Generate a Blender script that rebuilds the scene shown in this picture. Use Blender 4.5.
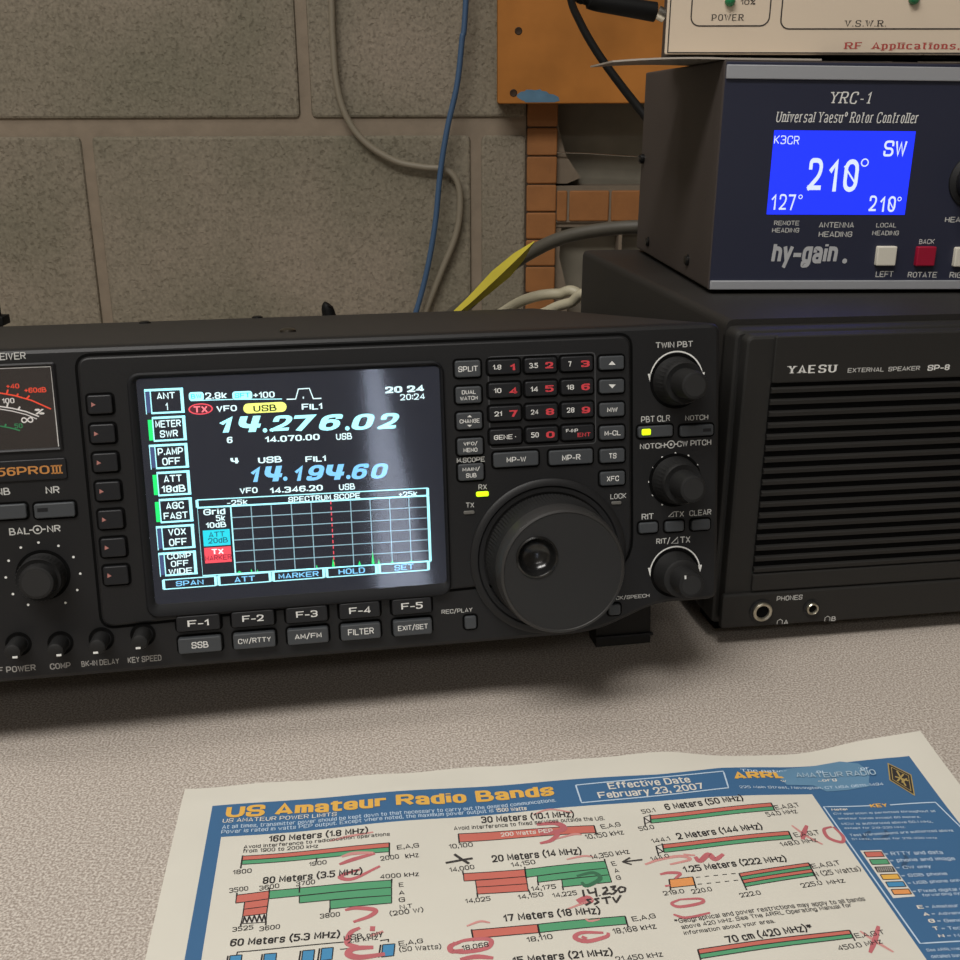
import bpy, math, random
from math import sin, cos, pi, sqrt, radians
from mathutils import Vector, Matrix
random.seed(7)
for o in list(bpy.data.objects): bpy.data.objects.remove(o)
SC = bpy.context.scene; COL = SC.collection
S = 0.001                                   # everything below is written in millimetres

# ---------------------------------------------------------------- camera, world, lights, exposure
FOC, PITCH, ROLL, CAMH = 1072.67, 0.3316, -0.0037, 207.64
cam_d = bpy.data.cameras.new('camera'); cam = bpy.data.objects.new('camera', cam_d); COL.objects.link(cam)
cam_d.sensor_width = 36; cam_d.lens = FOC*36/960; cam_d.clip_start = 0.01; cam_d.clip_end = 50
_F = Vector((0, cos(PITCH), -sin(PITCH))); _U0 = Vector((0, sin(PITCH), cos(PITCH))); _R0 = Vector((1, 0, 0))
_R = cos(ROLL)*_R0 + sin(ROLL)*_U0; _U = -sin(ROLL)*_R0 + cos(ROLL)*_U0
CAMP = Vector((0, 0, CAMH))
cam.matrix_world = Matrix(((_R.x, _U.x, -_F.x, 0), (_R.y, _U.y, -_F.y, 0), (_R.z, _U.z, -_F.z, CAMH*S), (0, 0, 0, 1)))
SC.camera = cam

W = bpy.data.worlds.new('world'); SC.world = W; W.use_nodes = True
W.node_tree.nodes['Background'].inputs[0].default_value = (0.9, 0.86, 0.8, 1)
W.node_tree.nodes['Background'].inputs[1].default_value = 0.05
SC.view_settings.view_transform = 'Standard'; SC.view_settings.look = 'None'
SC.view_settings.exposure = 0.0; SC.view_settings.gamma = 1.0; SC.view_settings.use_curve_mapping = False

def area(name, loc, aim, sx, sy, power, col):
    l = bpy.data.lights.new(name, 'AREA'); l.shape = 'RECTANGLE'; l.size = sx; l.size_y = sy; l.energy = power; l.color = col
    o = bpy.data.objects.new(name, l); COL.objects.link(o); o.location = [c*S for c in loc]
    o.rotation_euler = (Vector(aim)-Vector(loc)).to_track_quat('-Z', 'Y').to_euler(); return o
area('lamp_over_desk', (-420, 340, 1490), (-420, 340, 0), 1.2, 0.3, 5.0, (1.0, 0.96, 0.9))
area('lamp_room', (-480, -450, 1490), (-480, -450, 0), 1.2, 0.45, 29.0, (1.0, 0.97, 0.93))
area('fill_rear', (100, -1900, 1490), (100, -1900, 0), 1.2, 0.4, 9.0, (1.0, 0.97, 0.93))  # added fill to lift the dark under the radio, no known fixture

# ---------------------------------------------------------------- pixel -> place helpers (a point of the photo on a known plane)
def ray(px, py): return (px-480)/FOC*_R - (py-480)/FOC*_U + _F
def at_y(px, py, Y): d = ray(px, py); return CAMP + d*(Y/d.y)
def at_z(px, py, z=0): d = ray(px, py); return CAMP + d*((z-CAMH)/d.z)
class Frame:                                # local axes: x right, y back, z up
    def __init__(s, o, yaw, tilt=0, roll=0):
        s.o = Vector(o); a, t = yaw, tilt
        s.X = Vector((cos(a), sin(a), 0)); B = Vector((-sin(a), cos(a), 0)); Zw = Vector((0, 0, 1))
        s.Z = cos(t)*Zw + sin(t)*B; s.Y = cos(t)*B - sin(t)*Zw
        s.X, s.Z = cos(roll)*s.X + sin(roll)*s.Z, cos(roll)*s.Z - sin(roll)*s.X
    def px(s, px, py, n=0):                 # on the face plane raised n towards the viewer
        d = ray(px, py); P = s.o - n*s.Y; k = (P-CAMP).dot(s.Y)/d.dot(s.Y); q = CAMP + d*k - s.o
        return q.dot(s.X), q.dot(s.Z)
    def side(s, px, py, x=0):               # on a side plane: returns depth, height
        d = ray(px, py); P = s.o + x*s.X; k = (P-CAMP).dot(s.X)/d.dot(s.X); q = CAMP + d*k - s.o
        return q.dot(s.Y), q.dot(s.Z)
    def top(s, px, py, z):
        d = ray(px, py); P = s.o + z*s.Z; k = (P-CAMP).dot(s.Z)/d.dot(s.Z); q = CAMP + d*k - s.o
        return q.dot(s.X), q.dot(s.Y)
    def matrix(s, zb):
        o = (s.o + zb*s.Z)*S
        return Matrix(((s.X.x, s.Y.x, s.Z.x, o.x), (s.X.y, s.Y.y, s.Z.y, o.y), (s.X.z, s.Y.z, s.Z.z, o.z), (0, 0, 0, 1)))

# ---------------------------------------------------------------- materials
def lin(h):
    h = h.lstrip('#'); r = [int(h[i:i+2], 16)/255 for i in (0, 2, 4)]
    return tuple(c/12.92 if c <= .04045 else ((c+.055)/1.055)**2.4 for c in r) + (1,)
MATS = {}
def M(name, col, rough=.5, metal=0.0, spec=.5, var=0.0, vs=200, bump=0.0, bs=900, emit=0.0, coat=0.0):
    if name in MATS: return MATS[name]
    m = bpy.data.materials.new(name); m.use_nodes = True; nt = m.node_tree; b = nt.nodes['Principled BSDF']
    c = lin(col) if isinstance(col, str) else col
    b.inputs['Base Color'].default_value = c; b.inputs['Roughness'].default_value = rough
    b.inputs['Metallic'].default_value = metal; b.inputs['Specular IOR Level'].default_value = spec
    if coat: b.inputs['Coat Weight'].default_value = coat
    if emit: b.inputs['Emission Color'].default_value = c; b.inputs['Emission Strength'].default_value = emit
    if var or bump:
        tc = nt.nodes.new('ShaderNodeTexCoord')
    if var:
        n = nt.nodes.new('ShaderNodeTexNoise'); n.inputs['Scale'].default_value = vs; n.inputs['Detail'].default_value = 4
        nt.links.new(tc.outputs['Object'], n.inputs['Vector'])
        x = nt.nodes.new('ShaderNodeMix'); x.data_type = 'RGBA'
        x.inputs[6].default_value = tuple(v*(1-var) for v in c[:3])+(1,); x.inputs[7].default_value = tuple(min(1, v*(1+var)) for v in c[:3])+(1,)
        nt.links.new(n.outputs['Fac'], x.inputs[0]); nt.links.new(x.outputs[2], b.inputs['Base Color'])
    if bump:
        n = nt.nodes.new('ShaderNodeTexNoise'); n.inputs['Scale'].default_value = bs; n.inputs['Detail'].default_value = 3
        nt.links.new(tc.outputs['Object'], n.inputs['Vector'])
        u = nt.nodes.new('ShaderNodeBump'); u.inputs['Strength'].default_value = bump; u.inputs['Distance'].default_value = .0004
        nt.links.new(n.outputs['Fac'], u.inputs['Height']); nt.links.new(u.outputs['Normal'], b.inputs['Normal'])
    MATS[name] = m; return m
def glass_mat(name, rough=.03, tint=(1, 1, 1, 1)):
    m = bpy.data.materials.new(name); m.use_nodes = True; nt = m.node_tree; nt.nodes.remove(nt.nodes['Principled BSDF'])
    lw = nt.nodes.new('ShaderNodeLayerWeight'); lw.inputs[0].default_value = .5
    pw = nt.nodes.new('ShaderNodeMath'); pw.operation = 'POWER'; pw.inputs[1].default_value = 5; nt.links.new(lw.outputs['Facing'], pw.inputs[0])
    f = nt.nodes.new('ShaderNodeMath'); f.operation = 'MULTIPLY_ADD'; f.inputs[1].default_value = .9; f.inputs[2].default_value = .04; nt.links.new(pw.outputs[0], f.inputs[0])
    t = nt.nodes.new('ShaderNodeBsdfTransparent'); t.inputs[0].default_value = tint
    g = nt.nodes.new('ShaderNodeBsdfGlossy'); g.inputs['Roughness'].default_value = rough
    x = nt.nodes.new('ShaderNodeMixShader')
    nt.links.new(f.outputs[0], x.inputs[0]); nt.links.new(t.outputs[0], x.inputs[1]); nt.links.new(g.outputs[0], x.inputs[2])
    nt.links.new(x.outputs[0], nt.nodes['Material Output'].inputs[0]); return m

BLK = M('black_plastic', '#191919', .55, spec=.4, bump=.12, bs=1500)
BLKP = M('black_panel', '#171718', .5, spec=.4, bump=.1, bs=1500)
CASE = M('black_painted_steel', '#252321', .6, spec=.4, bump=.35, bs=1400)
BTN = M('button_black', '#16171a', .45, spec=.45)
BTNG = M('button_grey', '#3d4043', .5)
KNOB = M('knob_rubber', '#171717', .6, spec=.4, bump=.1)
KNOBF = M('knob_face', '#242424', .5, spec=.45, bump=.12, bs=2500)
GLOSS = M('gloss_black', '#161616', .2, spec=.6)
WHT = M('print_white', '#e4e4e0', .6); GRY = M('print_grey', '#c2c2be', .6)
DIM = M('print_dim', '#9a9894', .6)
REDP = M('print_red', '#d63f48', .6); GOLD = M('print_gold', '#c98a4a', .5, metal=.2)
PINK = M('print_pink', '#b0766e', .6)
LEDON = M('led_lit', '#c8f414', .4, emit=1.0); LEDOFF = M('led_dark', '#66645f', .4)
CHROME = M('chrome', '#d8d4c8', .25, metal=1.0)
HOLE = M('hole_black', '#060606', .8, spec=.1)

# ---------------------------------------------------------------- mesh builder
# own stroke alphabet: points are pairs (x, y); capital height 8, small letters 6, w/v below the line; ~ rounds the corners, c closes the stroke
STROKES = {
'A': '00 38 60|12 52', 'B': '00 08|~08 58 54 04|~04 64 60 00', 'C': '~66 68 08 00 60 62', 'D': '00 08|~08 68 60 00', 'E': '68 08 00 60|04 54', 'F': '68 08 00|04 54',
'G': '~66 68 08 00 60 64|64 34', 'H': '00 08|60 68|04 64', 'I': '00 08', 'J': '~48 40 00 02', 'K': '00 08|68 03|24 60', 'L': '08 00 50', 'M': '00 08 32 68 60', 'N': '00 08 60 68',
'O': '~c08 68 60 00', 'P': '00 08|~08 68 63 03', 'Q': '~c08 68 60 00|32 60', 'R': '00 08|~08 68 64 04|34 60', 'S': '~66 68 08 04 64 60 00 02', 'T': '08 68|38 30', 'U': '~08 00 60 68',
'V': '08 30 68', 'W': '08 20 47 60 88', 'X': '08 60|00 68', 'Y': '08 34 68|34 30', 'Z': '08 68 00 60',
'0': '~c08 58 50 00', '1': '06 28 20', '2': '~06 08 58 54 00|00 50', '3': '~07 08 58 54 24|~24 54 50 00 01', 'ч': '~08 03 53|48 40', '4': '40 48 02 52', '5': '58 08 05|~05 55 50 00 01', '6': '~c05 55 50 00|~03 08 58 57',
'7': '08 58 20', '8': '~c08 58 54 04|~c04 54 50 00', '9': '~c03 08 58 53|~55 50 00 01',
'a': '~05 06 46 40|~43 03 00 40', 'b': '08 00|~06 46 40 00', 'c': '~45 46 06 00 40 41', 'd': '48 40|~46 06 00 40', 'e': '03 43|~43 46 06 00 40 41', 'f': '~38 18 10|06 36', 'g': '~46 4w 0w 0v|~46 06 00 40',
'h': '08 00|~06 46 40', 'i': '06 00|08 07', 'j': '~16 1w 0w|18 17', 'k': '08 00|46 02|13 40', 'l': '08 00', 'm': '06 00|~06 36 30|~36 66 60', 'n': '06 00|~06 46 40', 'o': '~c06 46 40 00', 'p': '06 0w|~06 46 40 00',
'q': '46 4w|~46 06 00 40', 'r': '06 00|~04 06 36', 's': '~45 46 06 03 43 40 00 01', 't': '~18 10 30|06 36', 'u': '~06 00 40|46 40', 'v': '06 20 46', 'w': '06 20 35 40 66', 'x': '06 40|00 46', 'y': '06 20|46 1w', 'z': '06 46 00 40',
'.': '00 01', ',': '01 0v', ':': '01 02|05 06', '-': '03 33', '/': '0v 49', '(': '~29 06 02 2v', ')': '~09 26 22 0v', '+': '04 44|26 22', '=': '05 45|03 43', '*': '28 24|07 45|05 47', '%': '~c08 28 26 06|00 58|~c32 52 50 30', '®': '~c08 38 35 05', '·': '03 04'}
GCACHE = {}
def glyphs(s, bold=0.0, shear=0.0, serif=0.0, space=1.0, font='', **_):
    key = (s, bold, shear, serif, space)
    if key in GCACHE: return GCACHE[key]
    tx = 1.15+bold*22; ty = tx*(.55 if serif else .92); V = []; F = []; ox = 0.0; LY = []; nst = 0
    def quadstrip(P, closed):
        n = len(P); b = len(V)
        for i, p in enumerate(P):
            a = P[i-1] if (closed or i) else None; c = P[(i+1) % n] if (closed or i < n-1) else None
            d0 = (p-a).normalized() if a is not None else (c-p).normalized(); d1 = (c-p).normalized() if c is not None else d0
            m = Vector((-d0.y-d1.y, d0.x+d1.x)); m = m.normalized() if m.length > 1e-4 else Vector((-d0.y, d0.x)); k = 1/max(.55, m.dot(Vector((-d0.y, d0.x))))
            e = Vector((0, 0)) if closed or 0 < i < n-1 else (d0*(.5*ty*(-1 if i == 0 else 1)) if not serif and ch not in 'ij' else Vector((0, 0)))
            if a is None or c is None:
                if abs(p.y-round(p.y)) < 1e-6 and p.y in (0, 8) and abs(d0.y) > .7: e = Vector((0, 0))
            o = Vector((m.x*tx/2*k, m.y*ty/2*k)); V.extend([p-o+e, p+o+e])
        for i in range(n if closed else n-1): j = (i+1) % n; F.append([b+2*i, b+2*j, b+2*j+1, b+2*i+1])
    for ch in s:
        if ch == ' ': ox += 3.4; continue
        g = STROKES.get(ch)
        if not g: continue
        wmax = 0
        for st_ in g.split('|'):
            rnd_ = st_[0] == '~'; st_ = st_.lstrip('~'); cl = st_[0] == 'c'; st_ = st_.lstrip('c')
            P = [Vector((float(t[0]), {'v': -1.0, 'w': -2.0}.get(t[1]) if t[1] in 'vw' else float(t[1]))) for t in st_.split()]
            wmax = max(wmax, max(p.x for p in P))
            for p in P: p.x *= .92
            P0_ = P
            if rnd_:
                Q = []; n = len(P)
                for i, p in enumerate(P):
                    if not cl and i in (0, n-1): Q.append(p); continue
                    a, c = P[i-1], P[(i+1) % n]; r = min(2.6, (a-p).length*.5, (c-p).length*.5)
                    q0 = p+(a-p).normalized()*r; q1 = p+(c-p).normalized()*r
                    for j in range(5): t = j/4; Q.append(q0*(1-t)**2+p*(2*t*(1-t)*.9+0)+q1*t*t+(q0+q1)*(.1*t*(1-t)))
                R_ = [Q[0]]
                for q in Q[1:]:
                    if (q-R_[-1]).length > 1e-3: R_.append(q)
                if cl and (R_[0]-R_[-1]).length < 1e-3: R_.pop()
                P = R_
            for p in P: p.x += ox
            quadstrip(P, cl); nst += 1; LY += [(nst % 6)*.006]*(len(V)-len(LY))
            if serif and not cl and ch not in '.,-':
                for e_, f_ in ((P[0], P[1]), (P[-1], P[-2])):
                    d = (f_-e_).normalized()
                    if abs(d.y) > .5 and (e_.y in (0, 8, -2) or (e_.y == 6 and ch.islower())):
                        b = len(V); y0 = e_.y-(.0 if e_.y <= 0 else .7); w = tx*.5+.95; V.extend([Vector((e_.x-w, y0)), Vector((e_.x+w, y0)), Vector((e_.x+w, y0+.7)), Vector((e_.x-w, y0+.7))]); F.append([b, b+1, b+2, b+3]); LY += [((nst+3) % 6)*.006]*(len(V)-len(LY))
        ox += wmax*.92+(2.3+.5*(tx-1.2)+(1.2 if serif else 0))*space
    V = [Vector((v.x+shear*v.y, v.y)) for v in V]
    x0 = min(v.x for v in V); x1 = max(v.x for v in V); y0 = min(v.y for v in V); y1 = max(v.y for v in V)
    W_ = [((v.x-x0)/max(1e-6, x1-x0), (v.y-y0)/max(1e-6, y1-y0)) for v in V]
    for f in F:
        ar = sum(W_[f[i]][0]*W_[f[(i+1) % 4]][1]-W_[f[(i+1) % 4]][0]*W_[f[i]][1] for i in range(4))
        if ar < 0: f.reverse()
    GCACHE[key] = (W_, F, LY); return GCACHE[key]

class MB:
    def __init__(s, xf=None): s.v = []; s.f = []; s.m = []; s.mats = []; s.xf = xf
    def mi(s, m):
        if m not in s.mats: s.mats.append(m)
        return s.mats.index(m)
    def add(s, V, F, m):
        b = len(s.v); s.v += [tuple(v) for v in V]; k = s.mi(m)
        for f in F: s.f.append([b+i for i in f]); s.m.append(k)
    def box(s, x0, x1, y0, y1, z0, z1, m, c=0.0):
        if c: return s.slab(rrect((x0+x1)/2, (z0+z1)/2, x1-x0, z1-z0, c, 2), y1, y0, m, c)
        V = [(x, y, z) for x in (x0, x1) for y in (y0, y1) for z in (z0, z1)]
        s.add(V, [(0, 1, 3, 2), (4, 6, 7, 5), (0, 4, 5, 1), (2, 3, 7, 6), (0, 2, 6, 4), (1, 5, 7, 3)], m)
    def slab(s, out, yb, yf, m, c=0.0, cb=0.0, cap=None):     # outline (x,z) counter-clockwise, front at yf (towards viewer), chamfer c
        n = len(out); rings = []
        def ring(o, y): rings.append([(p[0], y, p[1]) for p in o])
        if cb: ring(inset(out, cb), yb); ring(out, yb-cb)
        else: ring(out, yb)
        if c: ring(out, yf+c); ring(inset(out, c*.35), yf+c*.3); ring(inset(out, c), yf)
        else: ring(out, yf)
        V = sum(rings, []); F = []
        for r in range(len(rings)-1):
            for i in range(n): a = r*n+i; b = r*n+(i+1) % n; F.append((a, b, b+n, a+n))
        F.append(tuple(range(n))[::-1]); s.add(V, F, m)
        L = (len(rings)-1)*n; s.add([V[L+i] for i in range(n)], [tuple(range(n))], cap or m)
    def frame(s, out, inn, yb, yf, yi, m):                    # a ring between two outlines of equal length: front at yf, sloping in to depth yi
        n = len(out); mid = [((o[0]*.55+i[0]*.45), (o[1]*.55+i[1]*.45)) for o, i in zip(out, inn)]; o2 = inset(out, .6)
        rs = [[(p[0], yb, p[1]) for p in out], [(p[0], yf+.6, p[1]) for p in out], [(p[0], yf, p[1]) for p in o2], [(p[0], yf, p[1]) for p in mid], [(p[0], yi, p[1]) for p in inn]]
        V = sum(rs, []); F = []
        for r in range(len(rs)-1):
            for i in range(n): a = r*n+i; b = r*n+(i+1) % n; F.append((a, b, b+n, a+n))
        s.add(V, F, m)
    def lathe(s, prof, cx, cz, m, seg=40, y0=0, kn=None, caps=True):   # profile of (radius, height towards viewer); kn = (first row, last row, teeth, depth)
        V = []; F = []; K = len(prof)
        for j, (r, h) in enumerate(prof):
            for i in range(seg):
                a = 2*pi*i/seg; q = r
                if kn and kn[0] <= j <= kn[1] and i % 2: q = r-kn[3]
                V.append((cx+q*cos(a), y0-h, cz+q*sin(a)))
        for j in range(K-1):
            for i in range(seg): a = j*seg+i; b = j*seg+(i+1) % seg; F.append((a, b, b+seg, a+seg))
        if caps: F.append(tuple((K-1)*seg+i for i in range(seg)))
        s.add(V, F, m)
    def poly(s, pts, y, m): s.add([(p[0], y, p[1]) for p in pts], [tuple(range(len(pts)))], m)
    def strip(s, pts, w, y, m, closed=False):                  # flat line of width w through (x,z) points
        n = len(pts); L = []
        for i in range(n):
            a = Vector(pts[(i-1) % n] if closed or i else pts[0]); b = Vector(pts[(i+1) % n] if closed or i < n-1 else pts[-1])
            d = (b-a); d = d/(d.length or 1); L.append((-d.y*w/2, d.x*w/2))
        V = []
        for p, o in zip(pts, L): V += [(p[0]-o[0], y, p[1]-o[1]), (p[0]+o[0], y, p[1]+o[1])]
        F = [(2*i, 2*((i+1) % n), 2*((i+1) % n)+1, 2*i+1) for i in range(n if closed else n-1)]
        s.add(V, F, m)
    def text(s, t, place, m, **k):
        V, F, LY = glyphs(t, **k); P = [place(*v) for v in V]; s.add([(p[0], p[1]-l, p[2]) for p, l in zip(P, LY)], F, m)
    def tube(s, pts, r, m, seg=10, smooth=6, flat=1.0):
        P = catmull([Vector(p) for p in pts], smooth); V = []; F = []; n = len(P); up = None
        for i, p in enumerate(P):
            d = (P[min(i+1, n-1)]-P[max(i-1, 0)]).normalized()
            if up is None: up = d.orthogonal().normalized()
            up = (up-d*up.dot(d)).normalized(); sd = d.cross(up)
            rr = r(i/(n-1)) if callable(r) else r
            for k in range(seg): a = 2*pi*k/seg; V.append(p+up*rr*cos(a)+sd*rr*flat*sin(a))
        for i in range(n-1):
            for k in range(seg): a = i*seg+k; b = i*seg+(k+1) % seg; F.append((a, b, b+seg, a+seg))
        F.append(tuple(range(seg))[::-1]); F.append(tuple((n-1)*seg+k for k in range(seg))); s.add(V, F, m)
    def build(s, name, parent=None, off=(0, 0, 0), angle=38, label=None):
        me = bpy.data.meshes.new(name); V = s.v if not s.xf else [s.xf(v) for v in s.v]
        me.from_pydata([(x*S, y*S, z*S) for x, y, z in V], [], s.f)
        for m in s.mats: me.materials.append(m)
        me.polygons.foreach_set('material_index', s.m); me.shade_smooth(); me.set_sharp_from_angle(angle=radians(angle)); me.update()
        o = bpy.data.objects.new(name, me); COL.objects.link(o)
        if parent: o.parent = parent
        o.location = [c*S for c in off]
        if label: o['label'] = label
        return o
def inset(out, c):
    n = len(out); R = []
    for i in range(n):
        p0, p, p1 = Vector(out[i-1]), Vector(out[i]), Vector(out[(i+1) % n])
        d0 = (p-p0).normalized() if (p-p0).length > 1e-6 else (p1-p).normalized(); d1 = (p1-p).normalized() if (p1-p).length > 1e-6 else d0
        n0 = Vector((-d0.y, d0.x)); n1 = Vector((-d1.y, d1.x)); b = n0+n1
        if b.length < 1e-6: b = n0
        b.normalize(); R.append(tuple(p+b*(c/max(.5, b.dot(n0)))))
    return R
def rrect(cx, cz, w, h, r, k=4):
    r = min(r, w/2-.01, h/2-.01); P = []
    for sx, sz, a0 in ((1, -1, -pi/2), (1, 1, 0), (-1, 1, pi/2), (-1, -1, pi)):
        for i in range(k+1): a = a0+pi/2*i/k; P.append((cx+sx*(w/2-r)+r*cos(a), cz+sz*(h/2-r)+r*sin(a)))
    return P
def rpoly(pts, r, k=4):                                        # polygon with rounded corners
    n = len(pts); P = []
    for i in range(n):
        p0, p, p1 = Vector(pts[i-1]), Vector(pts[i]), Vector(pts[(i+1) % n]); rr = r[i] if isinstance(r, (list, tuple)) else r
        a = p+(p0-p).normalized()*rr; b = p+(p1-p).normalized()*rr
        for j in range(k+1): t = j/k; q = a*(1-t)**2+p*2*t*(1-t)+b*t*t; P.append((q.x, q.y))
    return P
def catmull(P, k):
    if len(P) < 3: return P
    out = []; Q = [P[0]*2-P[1]]+P+[P[-1]*2-P[-2]]
    for i in range(1, len(Q)-2):
        for j in range(k):
            t = j/k; a, b, c, d = Q[i-1], Q[i], Q[i+1], Q[i+2]
            out.append(.5*((2*b)+(c-a)*t+(2*a-5*b+4*c-d)*t*t+(3*b-a-3*c+d)*t**3))
    out.append(P[-1]); return out
def arc(cx, cz, r, a0, a1, k=20): return [(cx+r*cos(radians(a0+(a1-a0)*i/k)), cz+r*sin(radians(a0+(a1-a0)*i/k))) for i in range(k+1)]
def thing(name, label, cat, mw, group=None):
    o = bpy.data.objects.new(name, None); COL.objects.link(o); o.empty_display_size = .02; o.matrix_world = mw
    o['label'] = label; o['category'] = cat
    if group: o['group'] = group
    return o
def tag(o, label, cat, group=None):
    o['label'] = label; o['category'] = cat
    if group: o['group'] = group
    return o
class Face:                                                    # writing and shapes on a framed face, placed by photo points
    def __init__(s, fr, n): s.fr, s.n = fr, n
    def wh(s, cx, cy, w, h, n=None):
        n = s.n if n is None else n
        u, v = s.fr.px(cx, cy, n); du = s.fr.px(cx+w/2, cy, n)[0]-s.fr.px(cx-w/2, cy, n)[0]; dv = s.fr.px(cx, cy-h/2, n)[1]-s.fr.px(cx, cy+h/2, n)[1]
        return u, v, du, dv
    def text(s, mb, t, cx, cy, w, h, m, n=None, dn=.05, **k):
        n = s.n if n is None else n; u, v, du, dv = s.wh(cx, cy, w, h, n)
        mb.text(t, lambda x, y: (u+(x-.5)*du, -(n+dn), v+(y-.5)*dv), m, **k)
    def dot(s, mb, cx, cy, r, m, n=None, dn=.05, k=10):
        n = s.n if n is None else n; u, v = s.fr.px(cx, cy, n); mb.poly(arc(u, v, r, 0, 360-360/k, k-1), -(n+dn), m)
    def line(s, mb, pts, w, m, n=None, dn=.05, closed=False):
        n = s.n if n is None else n; mb.strip([s.fr.px(*p, n) for p in pts], w, -(n+dn), m, closed)
    def rect(s, mb, x0, y0, x1, y1, m, n=None, dn=.05):        # two opposite photo corners, squared to the face's own axes
        n = s.n if n is None else n; a = s.fr.px(x0, y0, n); b = s.fr.px(x1, y1, n)
        mb.poly([(a[0], b[1]), (b[0], b[1]), (b[0], a[1]), (a[0], a[1])], -(n+dn), m)
    def quad(s, mb, pts, m, n=None, dn=.05):
        n = s.n if n is None else n; mb.poly([s.fr.px(*p, n) for p in pts], -(n+dn), m)
    def key(s, mb, cx, cy, w, h, m, n=1.2, base=None, r=.8, c=.35):
        base = s.n if base is None else base
        u, v, du, dv = s.wh(cx, cy, w, h, base+n); mb.slab(rrect(u, v, du, dv, r, 3), -base+.3, -(base+n), m, c); return u, v, du, dv

# ---------------------------------------------------------------- the room
def struct(name, mb): o = mb.build(name); o['kind'] = 'structure'; return o
WY = 1000.0                                                    # face of the block wall
def block_mat():
    m = M('concrete_block', '#8b8070', .95, spec=.15); nt = m.node_tree; b = nt.nodes['Principled BSDF']
    tc = nt.nodes.new('ShaderNodeTexCoord'); N = nt.nodes.new; L = nt.links.new
    n1 = N('ShaderNodeTexNoise'); n1.inputs['Scale'].default_value = 7; n1.inputs['Detail'].default_value = 5
    n2 = N('ShaderNodeTexNoise'); n2.inputs['Scale'].default_value = 210; n2.inputs['Detail'].default_value = 3; n2.inputs['Roughness'].default_value = .55
    n3 = N('ShaderNodeTexVoronoi'); n3.inputs['Scale'].default_value = 170
    for n in (n1, n2, n3): L(tc.outputs['Object'], n.inputs['Vector'])
    r1 = N('ShaderNodeValToRGB'); r1.color_ramp.elements[0].position = .35; r1.color_ramp.elements[1].position = .68
    r1.color_ramp.elements[0].color = lin('#757061'); r1.color_ramp.elements[1].color = lin('#897f71')
    L(n1.outputs['Fac'], r1.inputs[0])
    r2 = N('ShaderNodeValToRGB'); r2.color_ramp.elements[0].position = .33; r2.color_ramp.elements[1].position = .46
    r2.color_ramp.elements[0].color = (.62, .6, .57, 1); r2.color_ramp.elements[1].color = (1, 1, 1, 1)
    L(n2.outputs['Fac'], r2.inputs[0])
    x = N('ShaderNodeMix'); x.data_type = 'RGBA'; x.blend_type = 'MULTIPLY'; x.inputs[0].default_value = .5
    L(r1.outputs[0], x.inputs[6]); L(r2.outputs[0], x.inputs[7]); L(x.outputs[2], b.inputs['Base Color'])
    n4 = N('ShaderNodeTexNoise'); n4.inputs['Scale'].default_value = 4.5; L(tc.outputs['Object'], n4.inputs['Vector'])
    r4 = N('ShaderNodeMapRange'); r4.inputs[1].default_value = .42; r4.inputs[2].default_value = .62; r4.inputs[3].default_value = .12; r4.inputs[4].default_value = .62
    L(n4.outputs['Fac'], r4.inputs[0]); L(r4.outputs[0], x.inputs[0])
    n5 = N('ShaderNodeTexNoise'); n5.inputs['Scale'].default_value = 420; n5.inputs['Detail'].default_value = 3; L(tc.outputs['Object'], n5.inputs['Vector'])
    y = N('ShaderNodeMix'); y.data_type = 'RGBA'; y.blend_type = 'OVERLAY'; y.inputs[0].default_value = .45
    L(x.outputs[2], y.inputs[6]); L(n5.outputs['Fac'], y.inputs[7]); L(y.outputs[2], b.inputs['Base Color'])
    a = N('ShaderNodeMath'); a.operation = 'MULTIPLY_ADD'; a.inputs[1].default_value = .35
    L(n3.outputs['Distance'], a.inputs[0]); L(r2.outputs[0], a.inputs[2])
    u = N('ShaderNodeBump'); u.inputs['Strength'].default_value = .6; u.inputs['Distance'].default_value = .0015
    L(a.outputs[0], u.inputs['Height']); L(u.outputs[0], b.inputs['Normal']); return m
BLOCK = block_mat(); MORTAR = M('mortar', '#85796a', .95, spec=.1, var=.22, vs=60, bump=.9, bs=220)
TILE = M('clay_tile', '#8f5d2f', .7, var=.25, vs=60, bump=.5, bs=300); TILE_MORTAR = M('tile_mortar', '#75695a', .95, var=.2, vs=80)
CAVITY = M('cavity_grey', '#7a7568', .95, var=.3, vs=40)
PAINT = M('painted_masonry', '#9a9183', .9)
FLOORZ, CEILZ, XL, XR, YB = -740.0, 1520.0, -1700.0, 1900.0, -2300.0

def wall_back():
    mb = MB(); PX0, PX1 = 42.0, 260.0                          # the clay tile pier takes this span
    for x0, x1 in ((XL, PX0), (PX1, XR)): mb.box(x0, x1, WY+2.2, WY+120, FLOORZ, CEILZ, MORTAR)
    zj = 194.5                                                 # mortar joint that shows
    rnd = random.Random(3)
    for r in range(-5, 7):
        z0 = zj+r*203+7.5; z1 = z0+188
        if z1 < FLOORZ or z0 > CEILZ: continue
        z0 = max(z0, FLOORZ); z1 = min(z1, CEILZ)
        ph = -349.0 if r % 2 else -152.5
        for k in range(-6, 7):
            a = ph+k*(349-2.5)+5; b = a+(349-2.5)-10
            if r % 2: a += rnd.uniform(-1, 1)
            for lo, hi in ((XL, PX0), (PX1, XR)):
                p, q = max(a, lo), min(b, hi)
                if q-p > 8: mb.slab(rrect((p+q)/2, (z0+z1)/2, q-p, z1-z0, 4, 2), WY+6, WY-rnd.uniform(0, 1.2), BLOCK, 2.5)
    return struct('wall_back', mb)
wall_back()
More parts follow.
